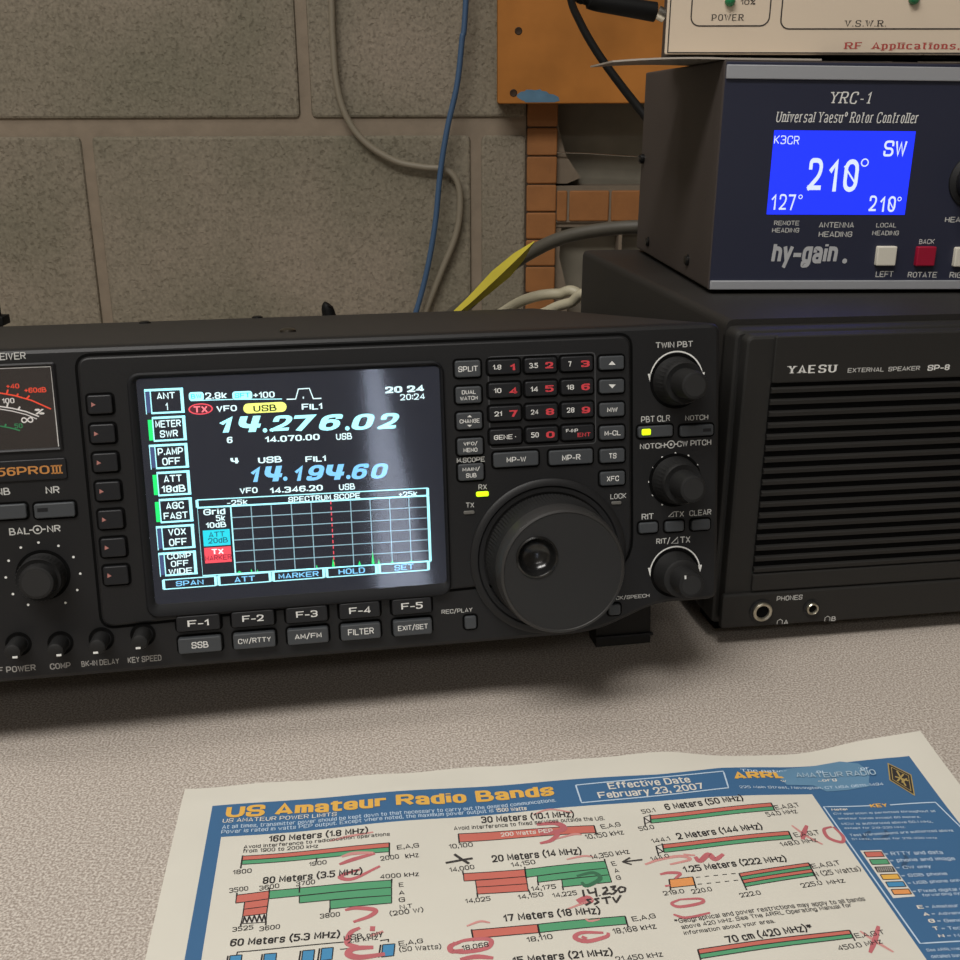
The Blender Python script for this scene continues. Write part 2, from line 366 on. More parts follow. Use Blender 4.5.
def pier():
    mb = MB(); mb.box(42, 260, WY+30, WY+120, FLOORZ, CEILZ, CAVITY)
    h = 24.4; z = 22.7-h*8
    def tile(x0, x1, z0, z1, dy=0): mb.slab(rrect((x0+x1)/2, (z0+z1)/2, x1-x0, z1-z0, 1.5, 2), WY+32, WY+dy, TILE, 1.2)
    mb.box(43, 69, WY+3, WY+31, FLOORZ, CEILZ, TILE_MORTAR)
    i = 0
    while z < 700:
        tile(43, 70, z+.55, z+h-.55)
        if not 8 < z < 212: 
            tile(71, 116, z+.8, z+h-.8, .6); tile(117.5, 180, z+.8, z+h-.8, .3)
        z += h
    for x0, x1 in ((70.5, 80), (82, 118), (120, 150), (151, 200)): tile(x0, x1, 112, 139, 1)
    mb.box(42, 69, WY+1.5, WY+30, FLOORZ, CEILZ, M('groove_dark', '#3f3226', .95))
    mb.box(69.5, 205, WY+2.5, WY+31, 111, 140, TILE_MORTAR)
    mb.box(70, 260, WY+4, WY+31, 138.5, 143, TILE_MORTAR)     # mortar bed along the top of the band
    mb.box(70, 260, WY+5, WY+31, 106.5, 112, TILE_MORTAR)
    # ragged broken webs at the edges of the two openings
    for pts in ([(69, 145), (80, 145), (92, 150), (78, 170), (72, 190), (69, 206)], [(69, 112), (76, 112), (74, 80), (84, 40), (80, 14), (69, 14)]):
        mb.slab(pts, WY+31, WY+6, TILE_MORTAR)
    mb.box(128, 131, WY+2, WY+31, 14, 107, TILE_MORTAR)
    mb.tube([(69, WY+1.5, 172), (100, WY+1, 171), (150, WY+2, 168), (200, WY+3, 169)], .6, CHROME, 6)
    return struct('wall_pier', mb)
pier()
def shell():
    m = MB(); m.box(XL, XR, YB, WY+120, FLOORZ-60, FLOORZ, M('floor_concrete', '#8d887f', .8, var=.15, vs=5)); struct('floor', m)
    m = MB(); m.box(XL, XR, YB, WY+120, CEILZ, CEILZ+60, PAINT); struct('ceiling', m)
    for n, x0, x1 in (('wall_left', XL-60, XL), ('wall_right', XR, XR+60)):
        m = MB(); m.box(x0, x1, YB-60, WY+120, FLOORZ-60, CEILZ+60, PAINT); struct(n, m)
    m = MB(); m.box(XL, XR, YB-60, YB, FLOORZ, CEILZ, M('rear_wall', '#a29c92', .9)); struct('wall_rear', m)
shell()
def streak_source():                                             # added glowing panel behind the camera, shaped for the streak mirrored in the display
    m = MB(); m.add([(585, YB+4, -330), (762, YB+4, -330), (630, YB+4, 420), (582, YB+4, 420)], [(3, 2, 1, 0)], M('streak_glow', (.72, .8, 1.0, 1), .5, emit=4.5))
    fr = M('glow_panel_rim', '#4a4640', .6)
    for a, b in (((585, -330), (582, 420)), ((762, -330), (630, 420)), ((575, -336), (775, -336)), ((575, 426), (640, 426))):
        m.tube([(a[0], YB+8, a[1]), (b[0], YB+8, b[1])], 8, fr, 8)
    struct('reflection_panel_1', m)
streak_source()

# ---------------------------------------------------------------- the desk
def desk_mat():
    m = M('speckled_laminate', '#a89c8e', .45, spec=.4); nt = m.node_tree; b = nt.nodes['Principled BSDF']; N = nt.nodes.new; L = nt.links.new
    tc = N('ShaderNodeTexCoord'); v = N('ShaderNodeTexNoise'); v.inputs['Scale'].default_value = 1350; v.inputs['Detail'].default_value = 2.5
    L(tc.outputs['Object'], v.inputs['Vector']); r = N('ShaderNodeValToRGB')
    e = r.color_ramp.elements; e[0].position = .36; e[0].color = lin('#8d8278'); e[1].position = .64; e[1].color = lin('#c9c1b7')
    k = r.color_ramp.elements.new(.5); k.color = lin('#aaa096')
    L(v.outputs['Fac'], r.inputs[0]); L(r.outputs[0], b.inputs['Base Color']); return m
LAM = desk_mat(); STEEL = M('desk_steel', '#4a4744', .45, metal=.3)
def mw(x, y, z, rz=0): return Matrix.Translation((x*S, y*S, z*S)) @ Matrix.Rotation(rz, 4, 'Z')
dk = thing('desk', 'speckled beige laminate desk under the radio equipment and the band chart', 'desk', mw(100, 560, FLOORZ))
mb = MB(); H = -FLOORZ
mb.slab([(-800, H-30), (800, H-30), (800, H), (-800, H)], 425, -440, LAM, 3); mb.build('desktop', dk)
for sx in (-1, 1):
    for sy in (-1, 1):
        mb = MB(); mb.box(sx*740-22, sx*740+22, sy*370-22, sy*370+22, 0, H-30, STEEL, 3); mb.build('leg', dk)
mb = MB(); mb.box(-718, 718, 385, 400, H-130, H-30.5, STEEL); mb.build('apron', dk)

# ---------------------------------------------------------------- the transceiver
RF = Frame((-55.12, 340.95, 89.75), .1723, .1517); ZB = -61.0; RO = (0, 0, -ZB)
tr = thing('transceiver', 'wide black radio transceiver with a lit colour screen and a big round tuning dial', 'radio', RF.matrix(ZB))
NP = 1.2; P0 = Face(RF, 0); P1 = Face(RF, NP)
def rpart(name, mb, parent=None, label=None, angle=38):
    return mb.build(name, parent or tr, RO if parent is None else (0, 0, 0), angle, label)
# case
mb = MB(); UL, UR, VT = -196.0, 143.0, 48.0
mb.slab(rpoly([(UL+1.5, -46), (UR-2, -46), (UR-2, VT), (UL+1.5, VT)], 2.5), 284, 11, CASE, 0, 1)
case = rpart('case', mb)
for px, py in ((145, 323.5), (258, 317.6), (288, 332)):  # last entry is a glint on the cover, built as a pale screw
    x, y = RF.top(px, py, VT); y = min(y, 276)
    mb = MB(); r = 3.1
    mb.add([(x+r*cos(2*pi*i/16), y+r*sin(2*pi*i/16), VT-.2) for i in range(16)]+[(x+r*cos(2*pi*i/16), y+r*sin(2*pi*i/16), VT+.8) for i in range(16)]+[(x+r*.6*cos(2*pi*i/16), y+r*.6*sin(2*pi*i/16), VT+1.5) for i in range(16)],
           [(i, (i+1) % 16, (i+1) % 16+16, i+16) for i in range(16)]+[(i+16, (i+1) % 16+16, (i+1) % 16+32, i+32) for i in range(16)]+[tuple(range(32, 48))], GLOSS if px != 288 else M('glint_steel', '#77736c', .3, metal=1))
    rpart('screw', mb, case)
# front panel with all the printed legends
mb = MB()
outl = rpoly([(UL, -61), (96, -61.5), (120, -52.2), (UR, -52.5), (UR, VT), (UL, VT)], [3, 9, 7, 4, 4, 4], 5)
mb.slab(outl, 12, 0, BLKP, 1.6)
a = RF.px(73, 350, NP); b = RF.px(630.5, 343, NP); c = RF.px(641, 560, NP); e = RF.px(103, 627.5, NP); g = RF.px(560, 590, NP)
ZB_PL = e[1]; zt = (a[1]+b[1])/2
plate = rpoly([(e[0], ZB_PL), (b[0], ZB_PL+6), (b[0], zt), (e[0], zt)], [4, 12, 4, 4], 6)
mb.slab(plate, .5, -NP, BLKP, .7)
# thin dark groove around the raised plate
gro = inset(plate, -.7); mb.strip(gro, .9, -.04, HOLE, True)
# keypad frame line
q = [RF.px(*p, NP) for p in ((487, 357), (594, 354), (596.5, 444), (491, 448))]
x0 = (q[0][0]+q[3][0])/2; x1 = (q[1][0]+q[2][0])/2; z1 = q[0][1]; z0 = (q[3][1]+q[2][1])/2
mb.strip(rrect((x0+x1)/2, (z0+z1)/2, x1-x0, z1-z0, 1, 2), .35, -(NP+.05), M('line_grey', '#47484a', .5), True)
def t0(*k, **kw): P0.text(mb, *k, **kw)
def t1(*k, **kw): P1.text(mb, *k, **kw)
t0('TRANSCEIVER', -6, 356.8, 64, 8.2, GRY, bold=.012)
t0('NB', 3, 491.5, 14.5, 8, GRY, bold=.015); t0('NR', 52.6, 490, 14, 8, GRY, bold=.015)
t0('BAL', 19.3, 531, 20.5, 7.6, GRY, bold=.015); t0('NR', 53.8, 528.6, 13.5, 7.6, GRY, bold=.015)
def ring_icon(cx, cy, w):
    u, v, du, dv = P0.wh(cx, cy, w, w)
    mb.strip(arc(u, v, du*.27, 0, 345, 16), .35, -.05, GRY, True); mb.poly(arc(u, v, du*.1, 0, 330, 11), -.05, GRY)
    for sx in (-1, 1): mb.strip([(u+sx*du*.3, v), (u+sx*du*.52, v)], .45, -.05, GRY)
ring_icon(37.5, 529.6, 16)
for p in ((38.5, 542.5), (58.5, 545.8), (73.5, 557), (80.3, 573.6), (77.3, 590), (65.5, 602.8), (28.2, 604.8), (12.9, 594), (5.8, 577.4), (8.6, 560.7), (20.8, 547.5)): P0.dot(mb, *p, .42, WHT)
for t, x, y, w, h in (('RF POWER', 14, 669.3, 44, 6.6), ('COMP', 60.3, 665.6, 21, 6.4), ('BK-IN DELAY', 100.3, 662.4, 38, 6.4), ('KEY SPEED', 144.6, 658.8, 34, 6.2)): t0(t, x, y, w, h, DIM, bold=.02)
t0('REC/PLAY', 457, 610.8, 31, 5.4, GRY, bold=.01); t0('LOCK/SPEECH', 629, 597, 41, 4.6, GRY, bold=.01)
t1('RX', 482.6, 486.9, 8.5, 5.2, GRY, bold=.01); t1('TX', 470, 505, 8, 5.2, GRY, bold=.01); t1('LOCK', 618.3, 496, 16, 5.4, GRY, bold=.01)
t1('M.SCOPE', 470.7, 459.6, 28, 5.4, GRY, bold=.02)
t0('TWIN PBT', 674.3, 344.6, 37, 6.8, GRY, bold=.015); t0('PBT CLR', 655.6, 418.8, 29, 6.2, GRY, bold=.01); t0('NOTCH', 696.7, 417.6, 23, 5.8, GRY, bold=.01)
t0('NOTCH', 652.4, 445.9, 25, 6.2, GRY, bold=.015); ring_icon(671, 444.4, 13); t0('CW PITCH', 694.2, 443.2, 34, 6.2, GRY, bold=.015)
for p in ((675.3, 453.1), (688.4, 455.6), (697.2, 465), (662.2, 457.2), (653.1, 467.8), (649, 481.9), (652.8, 495), (662.2, 504.4), (687.5, 502.5)): P0.dot(mb, *p, .36, WHT)
t0('RIT', 647.6, 516.4, 12, 5.8, GRY, bold=.01); t0('TX', 679, 514, 10, 5.8, GRY, bold=.01); t0('CLEAR', 700.3, 512.4, 22, 6, GRY, bold=.01)
t0('RIT/', 663.2, 541, 14, 7, GRY, bold=.015); t0('TX', 685.2, 539.6, 10, 6.6, GRY, bold=.015)
for cx, cy, w in ((671, 514.4, 5), (674.6, 540.3, 6.5)):       # the little triangle before TX
    u, v, du, dv = P0.wh(cx, cy, w, w); mb.strip([(u-du/2, v-du*.45), (u+du/2, v-du*.45), (u+du/2, v+du*.45)], .4, -.05, GRY, True)
for cx, cy, r in ((676.4, 379, 9.6), (675, 571.8, 9.4)):       # white arcs with end arrows
    u, v = RF.px(cx, cy); mb.strip(arc(u, v, r, 6, 172, 30), .5, -.05, WHT)
    for a_ in (3, 175):
        x, z = u+r*cos(radians(a_)), v+r*sin(radians(a_)); mb.poly([(x-.9*(1 if a_ > 90 else .7), z+1.4), (x, z-1.9), (x+.9*(.7 if a_ > 90 else 1), z+1.4)], -.05, WHT)
# outline of the phones and label recess beneath the meter
a = RF.px(-80, 486); b = RF.px(66, 458)
mb.slab(rrect((a[0]+b[0])/2, (RF.px(0, 482)[1]+RF.px(0, 461)[1])/2, b[0]-a[0], RF.px(0, 461)[1]-RF.px(0, 482)[1], .8, 3), .5, -.7, BTN, .3)
front = rpart('front_panel', mb)
mb = MB(); F_ = Face(RF, .7)
F_.text(mb, 'IC-756PRO', 7, 471.8, 86, 8.6, GOLD, bold=.02)
u, v, du, dv = F_.wh(56.7, 469.4, 11.5, 8.4)
for k in (-1, 0, 1): mb.box(u+k*du*.3-.26, u+k*du*.3+.26, -.78, -.7, v-dv/2, v+dv/2, GOLD)
for k in (-1, 1): mb.box(u-du/2, u+du/2, -.78, -.7, v+k*dv*.44-.2, v+k*dv*.44+.2, GOLD)
rpart('model_lettering', mb, front, 'gold model lettering')
# meter
mt = MB(); MET = M('meter_face', '#2b2422', .5); a = RF.px(51, 366.5); b = RF.px(60.5, 447)
mx1 = (a[0]+b[0])/2; mz1 = a[1]+.2; mz0 = b[1]; mx0 = mx1-62
mt.frame(rrect((mx0+mx1)/2, (mz0+mz1)/2, mx1-mx0+2.4, mz1-mz0+2.4, 1, 3), rrect((mx0+mx1)/2, (mz0+mz1)/2, mx1-mx0, mz1-mz0, .6, 3), .2, -.8, -.15, BTN)
mt.poly([(mx0, mz0), (mx1, mz0), (mx1, mz1), (mx0, mz1)], -.12, MET)
meter = rpart('meter', mt)
mb = MB(); MR = M('meter_red', '#e0492f', .5, emit=.35); MWt = M('meter_white', '#d8d4d0', .5, emit=.25); MG = M('meter_green', '#2f8a57', .5, emit=.2)
mb2 = mb; L0 = Face(RF, .14)
mb.strip([(mx0+.3, mz0+.2), (mx0+.3, mz1-.2), (mx1-.3, mz1-.2), (mx1-.3, mz0+.2)], .3, -.2, WHT)
cu = (mx0+mx1)/2
def marc(pxs, extra, w, m):
    P = [RF.px(*p, .14) for p in pxs]
    # the far half of the scale mirrors about the meter's centre line
    Q = [(2*cu-p[0], p[1]) for p in P[::-1] if p[0] > cu+2]
    mb.strip([q for q in Q]+P, w, -.2, m)
marc([(-20, 390.5), (0, 393), (15, 395.6), (32, 400.5), (51, 409)], 0, .45, MR)
marc([(-20, 403.5), (0, 406.4), (12, 408.2), (26, 411.5), (39, 416.5)], 0, .4, MWt); marc([(-20, 406.2), (0, 409), (12, 411), (26, 414.5), (37, 419)], 0, .3, MWt)
marc([(-20, 423.5), (0, 426), (10, 427.8), (20, 430.5)], 0, .4, MG)
for p, q, m in (((6.8, 393.6), (8, 389.6), MR), ((17, 396), (18.2, 393.6), MR), ((26.5, 399), (29.5, 395.5), MR), ((7, 406.8), (8, 403), MWt), ((18.5, 409.2), (20, 406.6), MWt), ((5, 426.6), (6, 424), MG)): L0.line(mb, [p, q], .5, m, dn=.06)
for t, x, y, w, h, m in (('+40', 12.8, 386, 13, 5.2, MR), ('+60dB', 35.5, 390, 22, 5.2, MR), ('100', 8.2, 400.6, 12.5, 5.6, MWt), ('%', 39.6, 411.6, 9.5, 6, MWt), ('50', 18.6, 425.8, 8, 4.8, MG)): L0.text(mb, t, x, y, w, h, m, bold=.02, dn=.08)
u, v, du, dv = L0.wh(27.3, 420, 11, 5.5)
mb.strip([(u+du*.5*cos(t_)/(1+sin(t_)**2), v+dv*1.2*sin(t_)*cos(t_)/(1+sin(t_)**2)) for t_ in [2*pi*i/32 for i in range(32)]], .42, -.24, MWt, True)
rpart('meter_scale', mb, meter, 'red, white and green meter scales')
mb = MB(); mb.box(mx0+.1, mx1-.1, -.6, -.5, mz0+.1, mz1-.1, glass_mat('meter_glass', .05)); rpart('meter_window', mb, meter)
# display: frame, lit screen, pane
q = [RF.px(*p, NP) for p in ((122, 372), (446, 361.5), (449, 601), (151, 611.5))]
fx0 = (q[0][0]+q[3][0])/2; fx1 = (q[1][0]+q[2][0])/2; fz1 = (q[0][1]+q[1][1])/2; fz0 = (q[2][1]+q[3][1])/2
q = [RF.px(*p, NP) for p in ((134, 378), (441, 367), (445, 587), (157, 600))]
gx0 = (q[0][0]+q[3][0])/2; gx1 = (q[1][0]+q[2][0])/2; gz1 = (q[0][1]+q[1][1])/2; gz0 = (q[2][1]+q[3][1])/2
mb = MB(); mb.frame(rrect((fx0+fx1)/2, (fz0+fz1)/2, fx1-fx0, fz1-fz0, 4, 6), rrect((gx0+gx1)/2, (gz0+gz1)/2, gx1-gx0, gz1-gz0, 1.5, 6), -NP+.3, -NP-1.3, -NP-.1, M('bezel_black', '#121316', .6, spec=.3))
rpart('display_bezel', mb)
NS = NP+.1
mb = MB(); SCRB = M('screen_dark', '#171b27', .4, emit=.7); mb.poly([(gx0, gz0), (gx1, gz0), (gx1, gz1), (gx0, gz1)], -NS, SCRB)
CY = M('screen_cyan', '#a8f0fa', .5, emit=.95); CYB = M('screen_blue', '#78bde6', .5, emit=.9); CYW = M('screen_white', '#d5f2f7', .5, emit=.85)
GRN = M('screen_green', '#14d66a', .5, emit=.95); YEL = M('screen_yellow', '#e9f07c', .5, emit=.9); RDS = M('screen_red', '#e04a58', .5, emit=.9)
TUR = M('screen_turquoise', '#1fc4d6', .5, emit=.9); NVY = M('screen_navy', '#3c4b78', .5, emit=.7); DK = M('screen_ink', '#20331c', .5, emit=.3); GRID = M('screen_grid', '#86aab8', .5, emit=.8); DRD = M('screen_dark_red', '#8c2036', .5, emit=.8)
SF = Face(RF, NS)
def X(x, y): return 130+x/3, 360+y/3                           # reading scale used for the screen's layout
def sl(pts, w, m, dn=.04, closed=False): SF.line(mb, [X(*p) for p in pts], w, m, dn=dn, closed=closed)
def st(t, x, y, w, h, m, dn=.06, **k): p = X(x, y); k.setdefault('font', 'mono'); SF.text(mb, t, p[0], p[1], w/3, h/3, m, dn=dn, **k)
u0 = RF.px(144, 389.3, NS)[0]; ub = RF.px(*X(159, 90), NS)[0]; vt = RF.px(144, 389.3, NS)[1]; vb = RF.px(*X(98, 652), NS)[1]; pit = (vt-vb)/6.93
for i, (ln, on) in enumerate(((('ANT', '1'), 0), (('METER', 'SWR'), 1), (('P.AMP', 'OFF'), 0), (('ATT', '18dB'), 1), (('AGC', 'FAST'), 1), (('VOX', 'OFF'), 0), (('COMP', 'OFF', 'WIDE'), 0))):
    z1 = vt-i*pit; z0 = z1-pit*.9; ui = u0+2.1
    def R(a, b, c, d, m, dn=.04): mb.poly([(a, b), (c, b), (c, d), (a, d)], -(NS+dn), m)
    R(u0 if not on else ui, z1-.75, ub, z1, CY); R(ui-.4, z0, ub, z0+.6, CY); R(ub-1.0, z0, ub, z1, CY)
    R(ui-.45, z0, ui-.1, z1, CY); R(u0+.3, z0+.5, ui-.5, z1-.9, GRN if on else NVY)
    if not on: R(u0, z0, u0+.25, z1, CY)
    n = len(ln); lh = 2.5 if n == 2 else 2.1; cx = (ui+ub-1)/2; cz = (z0+z1)/2
    for j, t in enumerate(ln):
        w = min((len(t)*2.0-.3)*(.45 if t == '1' else 1), ub-ui-2.0); zc = cz+((n-1)/2-j)*(3.4 if n == 2 else 2.65)
        mb.text(t, lambda x, y: (cx+(x-.5)*w, -(NS+.06), zc+(y-.5)*lh), CYW, bold=.02, font='mono')
def pill(cx, cy, w, h, m, r=.9):
    p = X(cx, cy); u, v, du, dv = SF.wh(p[0], p[1], w/3, h/3); mb.poly(rrect(u, v, du, dv, r), -(NS+.04), m)
pill(199, 109, 45, 26, CY); st('BW', 199, 109, 32, 15, TUR, bold=.02); st('2.8k', 258, 107, 66, 21, CYW, bold=.02); sl([(182, 122), (310, 118)], .3, CY)
pill(337, 106, 60, 25, CY); st('SFT', 337, 106, 46, 15, TUR, bold=.02); st('+100', 402, 104, 64, 20, CYW, bold=.02); sl([(312, 118), (456, 117)], .3, CY)
sl([(470, 118), (497, 117), (505, 87), (538, 85), (550, 116), (574, 115)], .4, CYW); sl([(520, 116), (520, 110)], .4, CYW)
p = X(212, 147); u, v, du, dv = SF.wh(p[0], p[1], 74/3, 34/3)
for k, m, d_ in ((1, RDS, .03), (.88, M('screen_maroon', '#5a1c2c', .5, emit=.5), .05)): mb.poly([(u+du/2*k*cos(t_), v+dv/2*(k if k == 1 else .8)*sin(t_)) for t_ in [2*pi*i/28 for i in range(28)]], -(NS+d_), m)
st('TX', 212, 148, 42, 20, M('screen_pink', '#f07884', .5, emit=.9), bold=.03, dn=.08)
st('VFO', 290, 146, 62, 20, CYW, bold=.03); pill(405, 143, 130, 30, YEL, 1.6); st('USB', 405, 144, 70, 20, DK, bold=.02, dn=.08); st('FIL1', 546, 139, 62, 20, CYW, bold=.03)
def bigfreq(x0, y0, x1, y1, groups, m, h):
    for t, a, b in groups:
        f = (a+b)/2; st(t, f, y0+(y1-y0)*(f-x0)/(x1-x0), b-a, h, m, bold=.045, shear=.22, font='sans')
bigfreq(265, 194, 808, 183, (('1', 268, 310), ('ч', 326, 394), ('2', 416, 488), ('7', 492, 562), ('6', 566, 640), ('0', 664, 734), ('2', 740, 808)), CY, 48)
for p in ((405, 211), (652, 205)): p = X(*p); SF.dot(mb, p[0], p[1], .75, CY, dn=.06)
st('6', 299, 240, 17, 19, CYW, bold=.03); st('14.070.00', 487, 234, 165, 20, CYW, bold=.03); st('USB', 642, 229, 48, 20, CYW, bold=.02)
st('ч', 314, 302, 25, 17, CYW, bold=.04); st('USB', 420, 299, 72, 19, CYW, bold=.03); st('FIL1', 557, 296, 62, 19, CYW, bold=.03)
bigfreq(360, 343, 775, 332, (('1', 362, 392), ('ч', 404, 458), ('1', 494, 520), ('9', 528, 584), ('ч', 588, 644), ('6', 664, 718), ('0', 722, 775)), CYB, 46)
for p in ((466, 356), (655, 351)): p = X(*p); SF.dot(mb, p[0], p[1], .75, CYB, dn=.06)
st('VFO', 356, 392, 54, 19, CYW, bold=.03); st('14.346.20', 499, 387, 160, 20, CYW, bold=.03); st('USB', 651, 380, 48, 19, CYW, bold=.02)
st('20 24', 823, 87, 118, 22, CYW, bold=.05, font='sans'); st('20:24', 847, 110, 74, 20, CYW, bold=.01)
# spectrum scope
sx0 = RF.px(*X(202, 440), NS)[0]; sx1 = RF.px(*X(896, 470), NS)[0]; i_sc = len(mb.v); sa = RF.px(*X(202, 420), NS)[1]; sb = RF.px(*X(205, 444), NS)[1]; sbot = RF.px(*X(219, 647), NS)[1]
gx = RF.px(*X(302, 440), NS)[0]
def box_line(a, b, c, d, w, m, thick=0):
    mb.strip([(a, b), (c, b), (c, d), (a, d)], w, -(NS+.04), m, True)
    if thick:
        for q_ in (a, c): mb.strip([(q_, b), (q_, d)], thick, -(NS+.045), m)
box_line(sx0, sb+.2, sx1, sa, .36, CY, .9); box_line(sx0, sbot, sx1, sb, .4, CY); mb.strip([(gx, sb), (gx, sbot)], .45, -(NS+.04), CY); mb.strip([(sx1, sb), (sx1, sbot)], .9, -(NS+.04), CY)
for i in range(1, 10):
    x_ = gx+(sx1-gx)*i/10
    if i != 5: mb.strip([(x_, sb), (x_, sbot)], .3, -(NS+.04), GRID)
    else:
        for k in range(12): z_ = sb+(sbot-sb)*k/12; mb.strip([(x_, z_), (x_, z_+(sbot-sb)/20)], .32, -(NS+.05), RDS)
for i in range(1, 6): z_ = sb+(sbot-sb)*i/6; mb.strip([(gx, z_), (sx1, z_)], .3, -(NS+.04), GRID)
for x_, h_, w_ in ((.08, 1, .3), (.11, .7, .3), (.495, 3, .5), (.63, 1.5, .5), (.70, 4.6, .5), (.41, 1, .3), (.73, 1.6, .4), (.8, .8, .5), (.9, .5, .8), (.02, .6, .8)):
    xx = gx+(sx1-gx)*x_; mb.poly([(xx-w_, sbot+.3), (xx+w_, sbot+.3), (xx, sbot+.3+h_)], -(NS+.06), GRN)
for i_ in range(i_sc, len(mb.v)): v_ = mb.v[i_]; mb.v[i_] = (v_[0], v_[1], v_[2]-.0092*(v_[0]-sx0))
st('-25k', 322, 427, 62, 16, CYW, bold=.02); st('SPECTRUM SCOPE', 583, 412, 216, 18, CYW, bold=.03); st('+25k', 834, 402, 56, 16, CYW, bold=.02)
st('Grid', 253, 455, 66, 19, CYW, bold=.02); st('5k', 272, 474, 28, 18, CYW, bold=.02); st('10dB', 258, 494, 62, 18, CYW, bold=.02)
uu0, uu1 = sx0+1.1, gx-.9
def lab(y0_, y1_, m): a_ = RF.px(*X(260, y0_), NS)[1]; b_ = RF.px(*X(260, y1_), NS)[1]; mb.poly([(uu0, b_), (uu1, b_), (uu1, a_), (uu0, a_)], -(NS+.04), m)
lab(509, 557, TUR); lab(561, 608, RDS); TI = M('screen_teal_ink', '#0c6f80', .5, emit=.6)
st('ATT', 260, 522, 48, 17, TI, bold=.02, dn=.08); st('20dB', 264, 541, 60, 17, TI, bold=.02, dn=.08); st('TX', 263, 574, 36, 16, CYW, bold=.03, dn=.08); st('MARKER', 265, 592, 80, 17, DRD, bold=.02, dn=.08)
kz1 = RF.px(*X(100, 660), NS)[1]; kz0 = RF.px(*X(100, 688), NS)[1]; ks = RF.px(*X(101, 673), NS)[0]; kw = (sx1+.3-ks)/5
for i, t in enumerate(('SPAN', 'ATT', 'MARKER', 'HOLD', 'SET')):
    a_ = ks+i*kw; b_ = a_+kw*.94; box_line(a_, kz0, b_, kz1, .36, CY, .9); w = len(t)*2.25; cz = (kz0+kz1)/2
    mb.text(t, lambda x, y: ((a_+b_)/2+(x-.5)*w, -(NS+.06), cz+(y-.5)*2.0), CYB, bold=.02, font='mono')
rpart('display_screen', mb, None, 'lit screen with frequency readouts and a spectrum grid')
mb = MB(); mb.box(gx0+.1, gx1-.1, -(NS+.9), -(NS+.7), gz0+.1, gz1-.1, glass_mat('display_glass', .06)); rpart('display_pane', mb)
# buttons
def btn(face, cx, cy, w, h, m, texts=(), n=1.2, r=.8, label=None, name='button', deco=None):
    global mb
    mb = MB(); face.key(mb, cx, cy, w, h, m, n, None, r)
    # dark gap around the key
    u, v, du, dv = face.wh(cx, cy, w, h, face.n+n); mb.strip(rrect(u, v, du+.7, dv+.7, r+.3, 3), .8, -(face.n+.06), HOLE, True)
    for t in texts: face.text(mb, *t[:6], n=face.n+n, **(t[6] if len(t) > 6 else {'bold': .012}))
    if deco: deco(mb, face.n+n)
    return rpart(name, mb, None, label)
def uvpx(u, v):                                                # panel point to photo coordinates, for evenly pitched keys
    P = RF.o+u*RF.X+v*RF.Z-CAMP; z = P.dot(_F); return 480+FOC*P.dot(_R)/z, 480-FOC*P.dot(_U)/z
for j in range(7):
    p = uvpx(-67.14, 29.42-9.47*j)
    btn(P1, p[0], p[1], 25, 18.5, BTN, deco=lambda mb, n: P0.quad(mb, [(p[0]-8.5, p[1]-2.2), (p[0]-4.2, p[1]+.4), (p[0]-8.5, p[1]+2.4)][::-1], PINK, n=n), label='black side key with a small pink arrow' if j == 0 else None)
for k in range(5):
    p = uvpx(-42.04+18.137*k, -45.93); q = uvpx(-42.04+18.137*k, -53.77)
    t = 'F-%d' % (k+1); btn(P0, p[0], p[1], 44-k*1.1, 15.5, BTN, [(t, p[0], p[1]-.4, 21.5, 6.6, WHT, {'bold': .015})], n=2.2)
    t, w = (('SSB', 17), ('CW/RTTY', 33), ('AM/FM', 27), ('FILTER', 26), ('EXIT/SET', 30))[k]
    btn(P0, q[0], q[1], 43.5-k*1.2, 15.3, BTNG, [(t, q[0], q[1]-.5, w, 6.4, WHT, {'bold': .01})], n=2.4)
btn(P0, 6, 512.3, 41, 14.5, BTNG); btn(P0, 54.5, 510.5, 41, 14.5, BTNG, deco=lambda mb, n: P0.rect(mb, 37, 508.4, 48, 511.5, BTN, n=n))
KW = {'bold': .015}
for j, row in enumerate(((('1.8', '1'), ('3.5', '2'), ('7', '3')), (('10', '4'), ('14', '5'), ('18', '6')), (('21', '7'), ('24', '8'), ('28', '9')), (('GENE ·', ''), ('50', '0'), ('F-INP', 'ENT')))):
    for i, (wt, rd) in enumerate(row):
        p = uvpx(65.39+12.78*i, 35.9-7.984*j); T = []
        if wt == 'GENE ·': T.append((wt, p[0]-1, p[1]+.5, 22, 5.2, WHT, KW))
        elif wt == 'F-INP': T += [(wt, p[0]-6, p[1]-2, 12, 4, WHT, KW), (rd, p[0]+6, p[1]+2, 13, 4.6, REDP, KW)]
        else: T += [(wt, p[0]-7.2, p[1]+.3, {1: 3.4, 2: 7.6, 3: 8.6}[len(wt)], 5.2, WHT, KW), (rd, p[0]+8.2, p[1], 8.4 if rd != '1' else 5.5, 6.6, REDP, {'bold': .04})]
        btn(P1, p[0], p[1], 32, 14.6, BTN, T)
for j, t in enumerate(('▲', '▼', 'MW', 'M-CL', 'TS', 'XFC')):
    p = uvpx(103.39, 35.65-8.143*j); ex = None; T = []
    if j < 2:
        s_ = 1 if j == 0 else -1
        def ex(mb, n): 
            pts = [(p[0]-3.6, p[1]+2*s_), (p[0]+3.6, p[1]+2*s_), (p[0], p[1]-2*s_)]; P1.quad(mb, pts if s_ > 0 else pts[::-1], WHT, n=n)
    else: T = [(t, p[0], p[1], {'MW': 10.5, 'M-CL': 16, 'TS': 7.5, 'XFC': 12}[t], 5.4, WHT, KW)]
    btn(P1, p[0], p[1], 24.5, 13.5, BTNG, T, deco=ex)
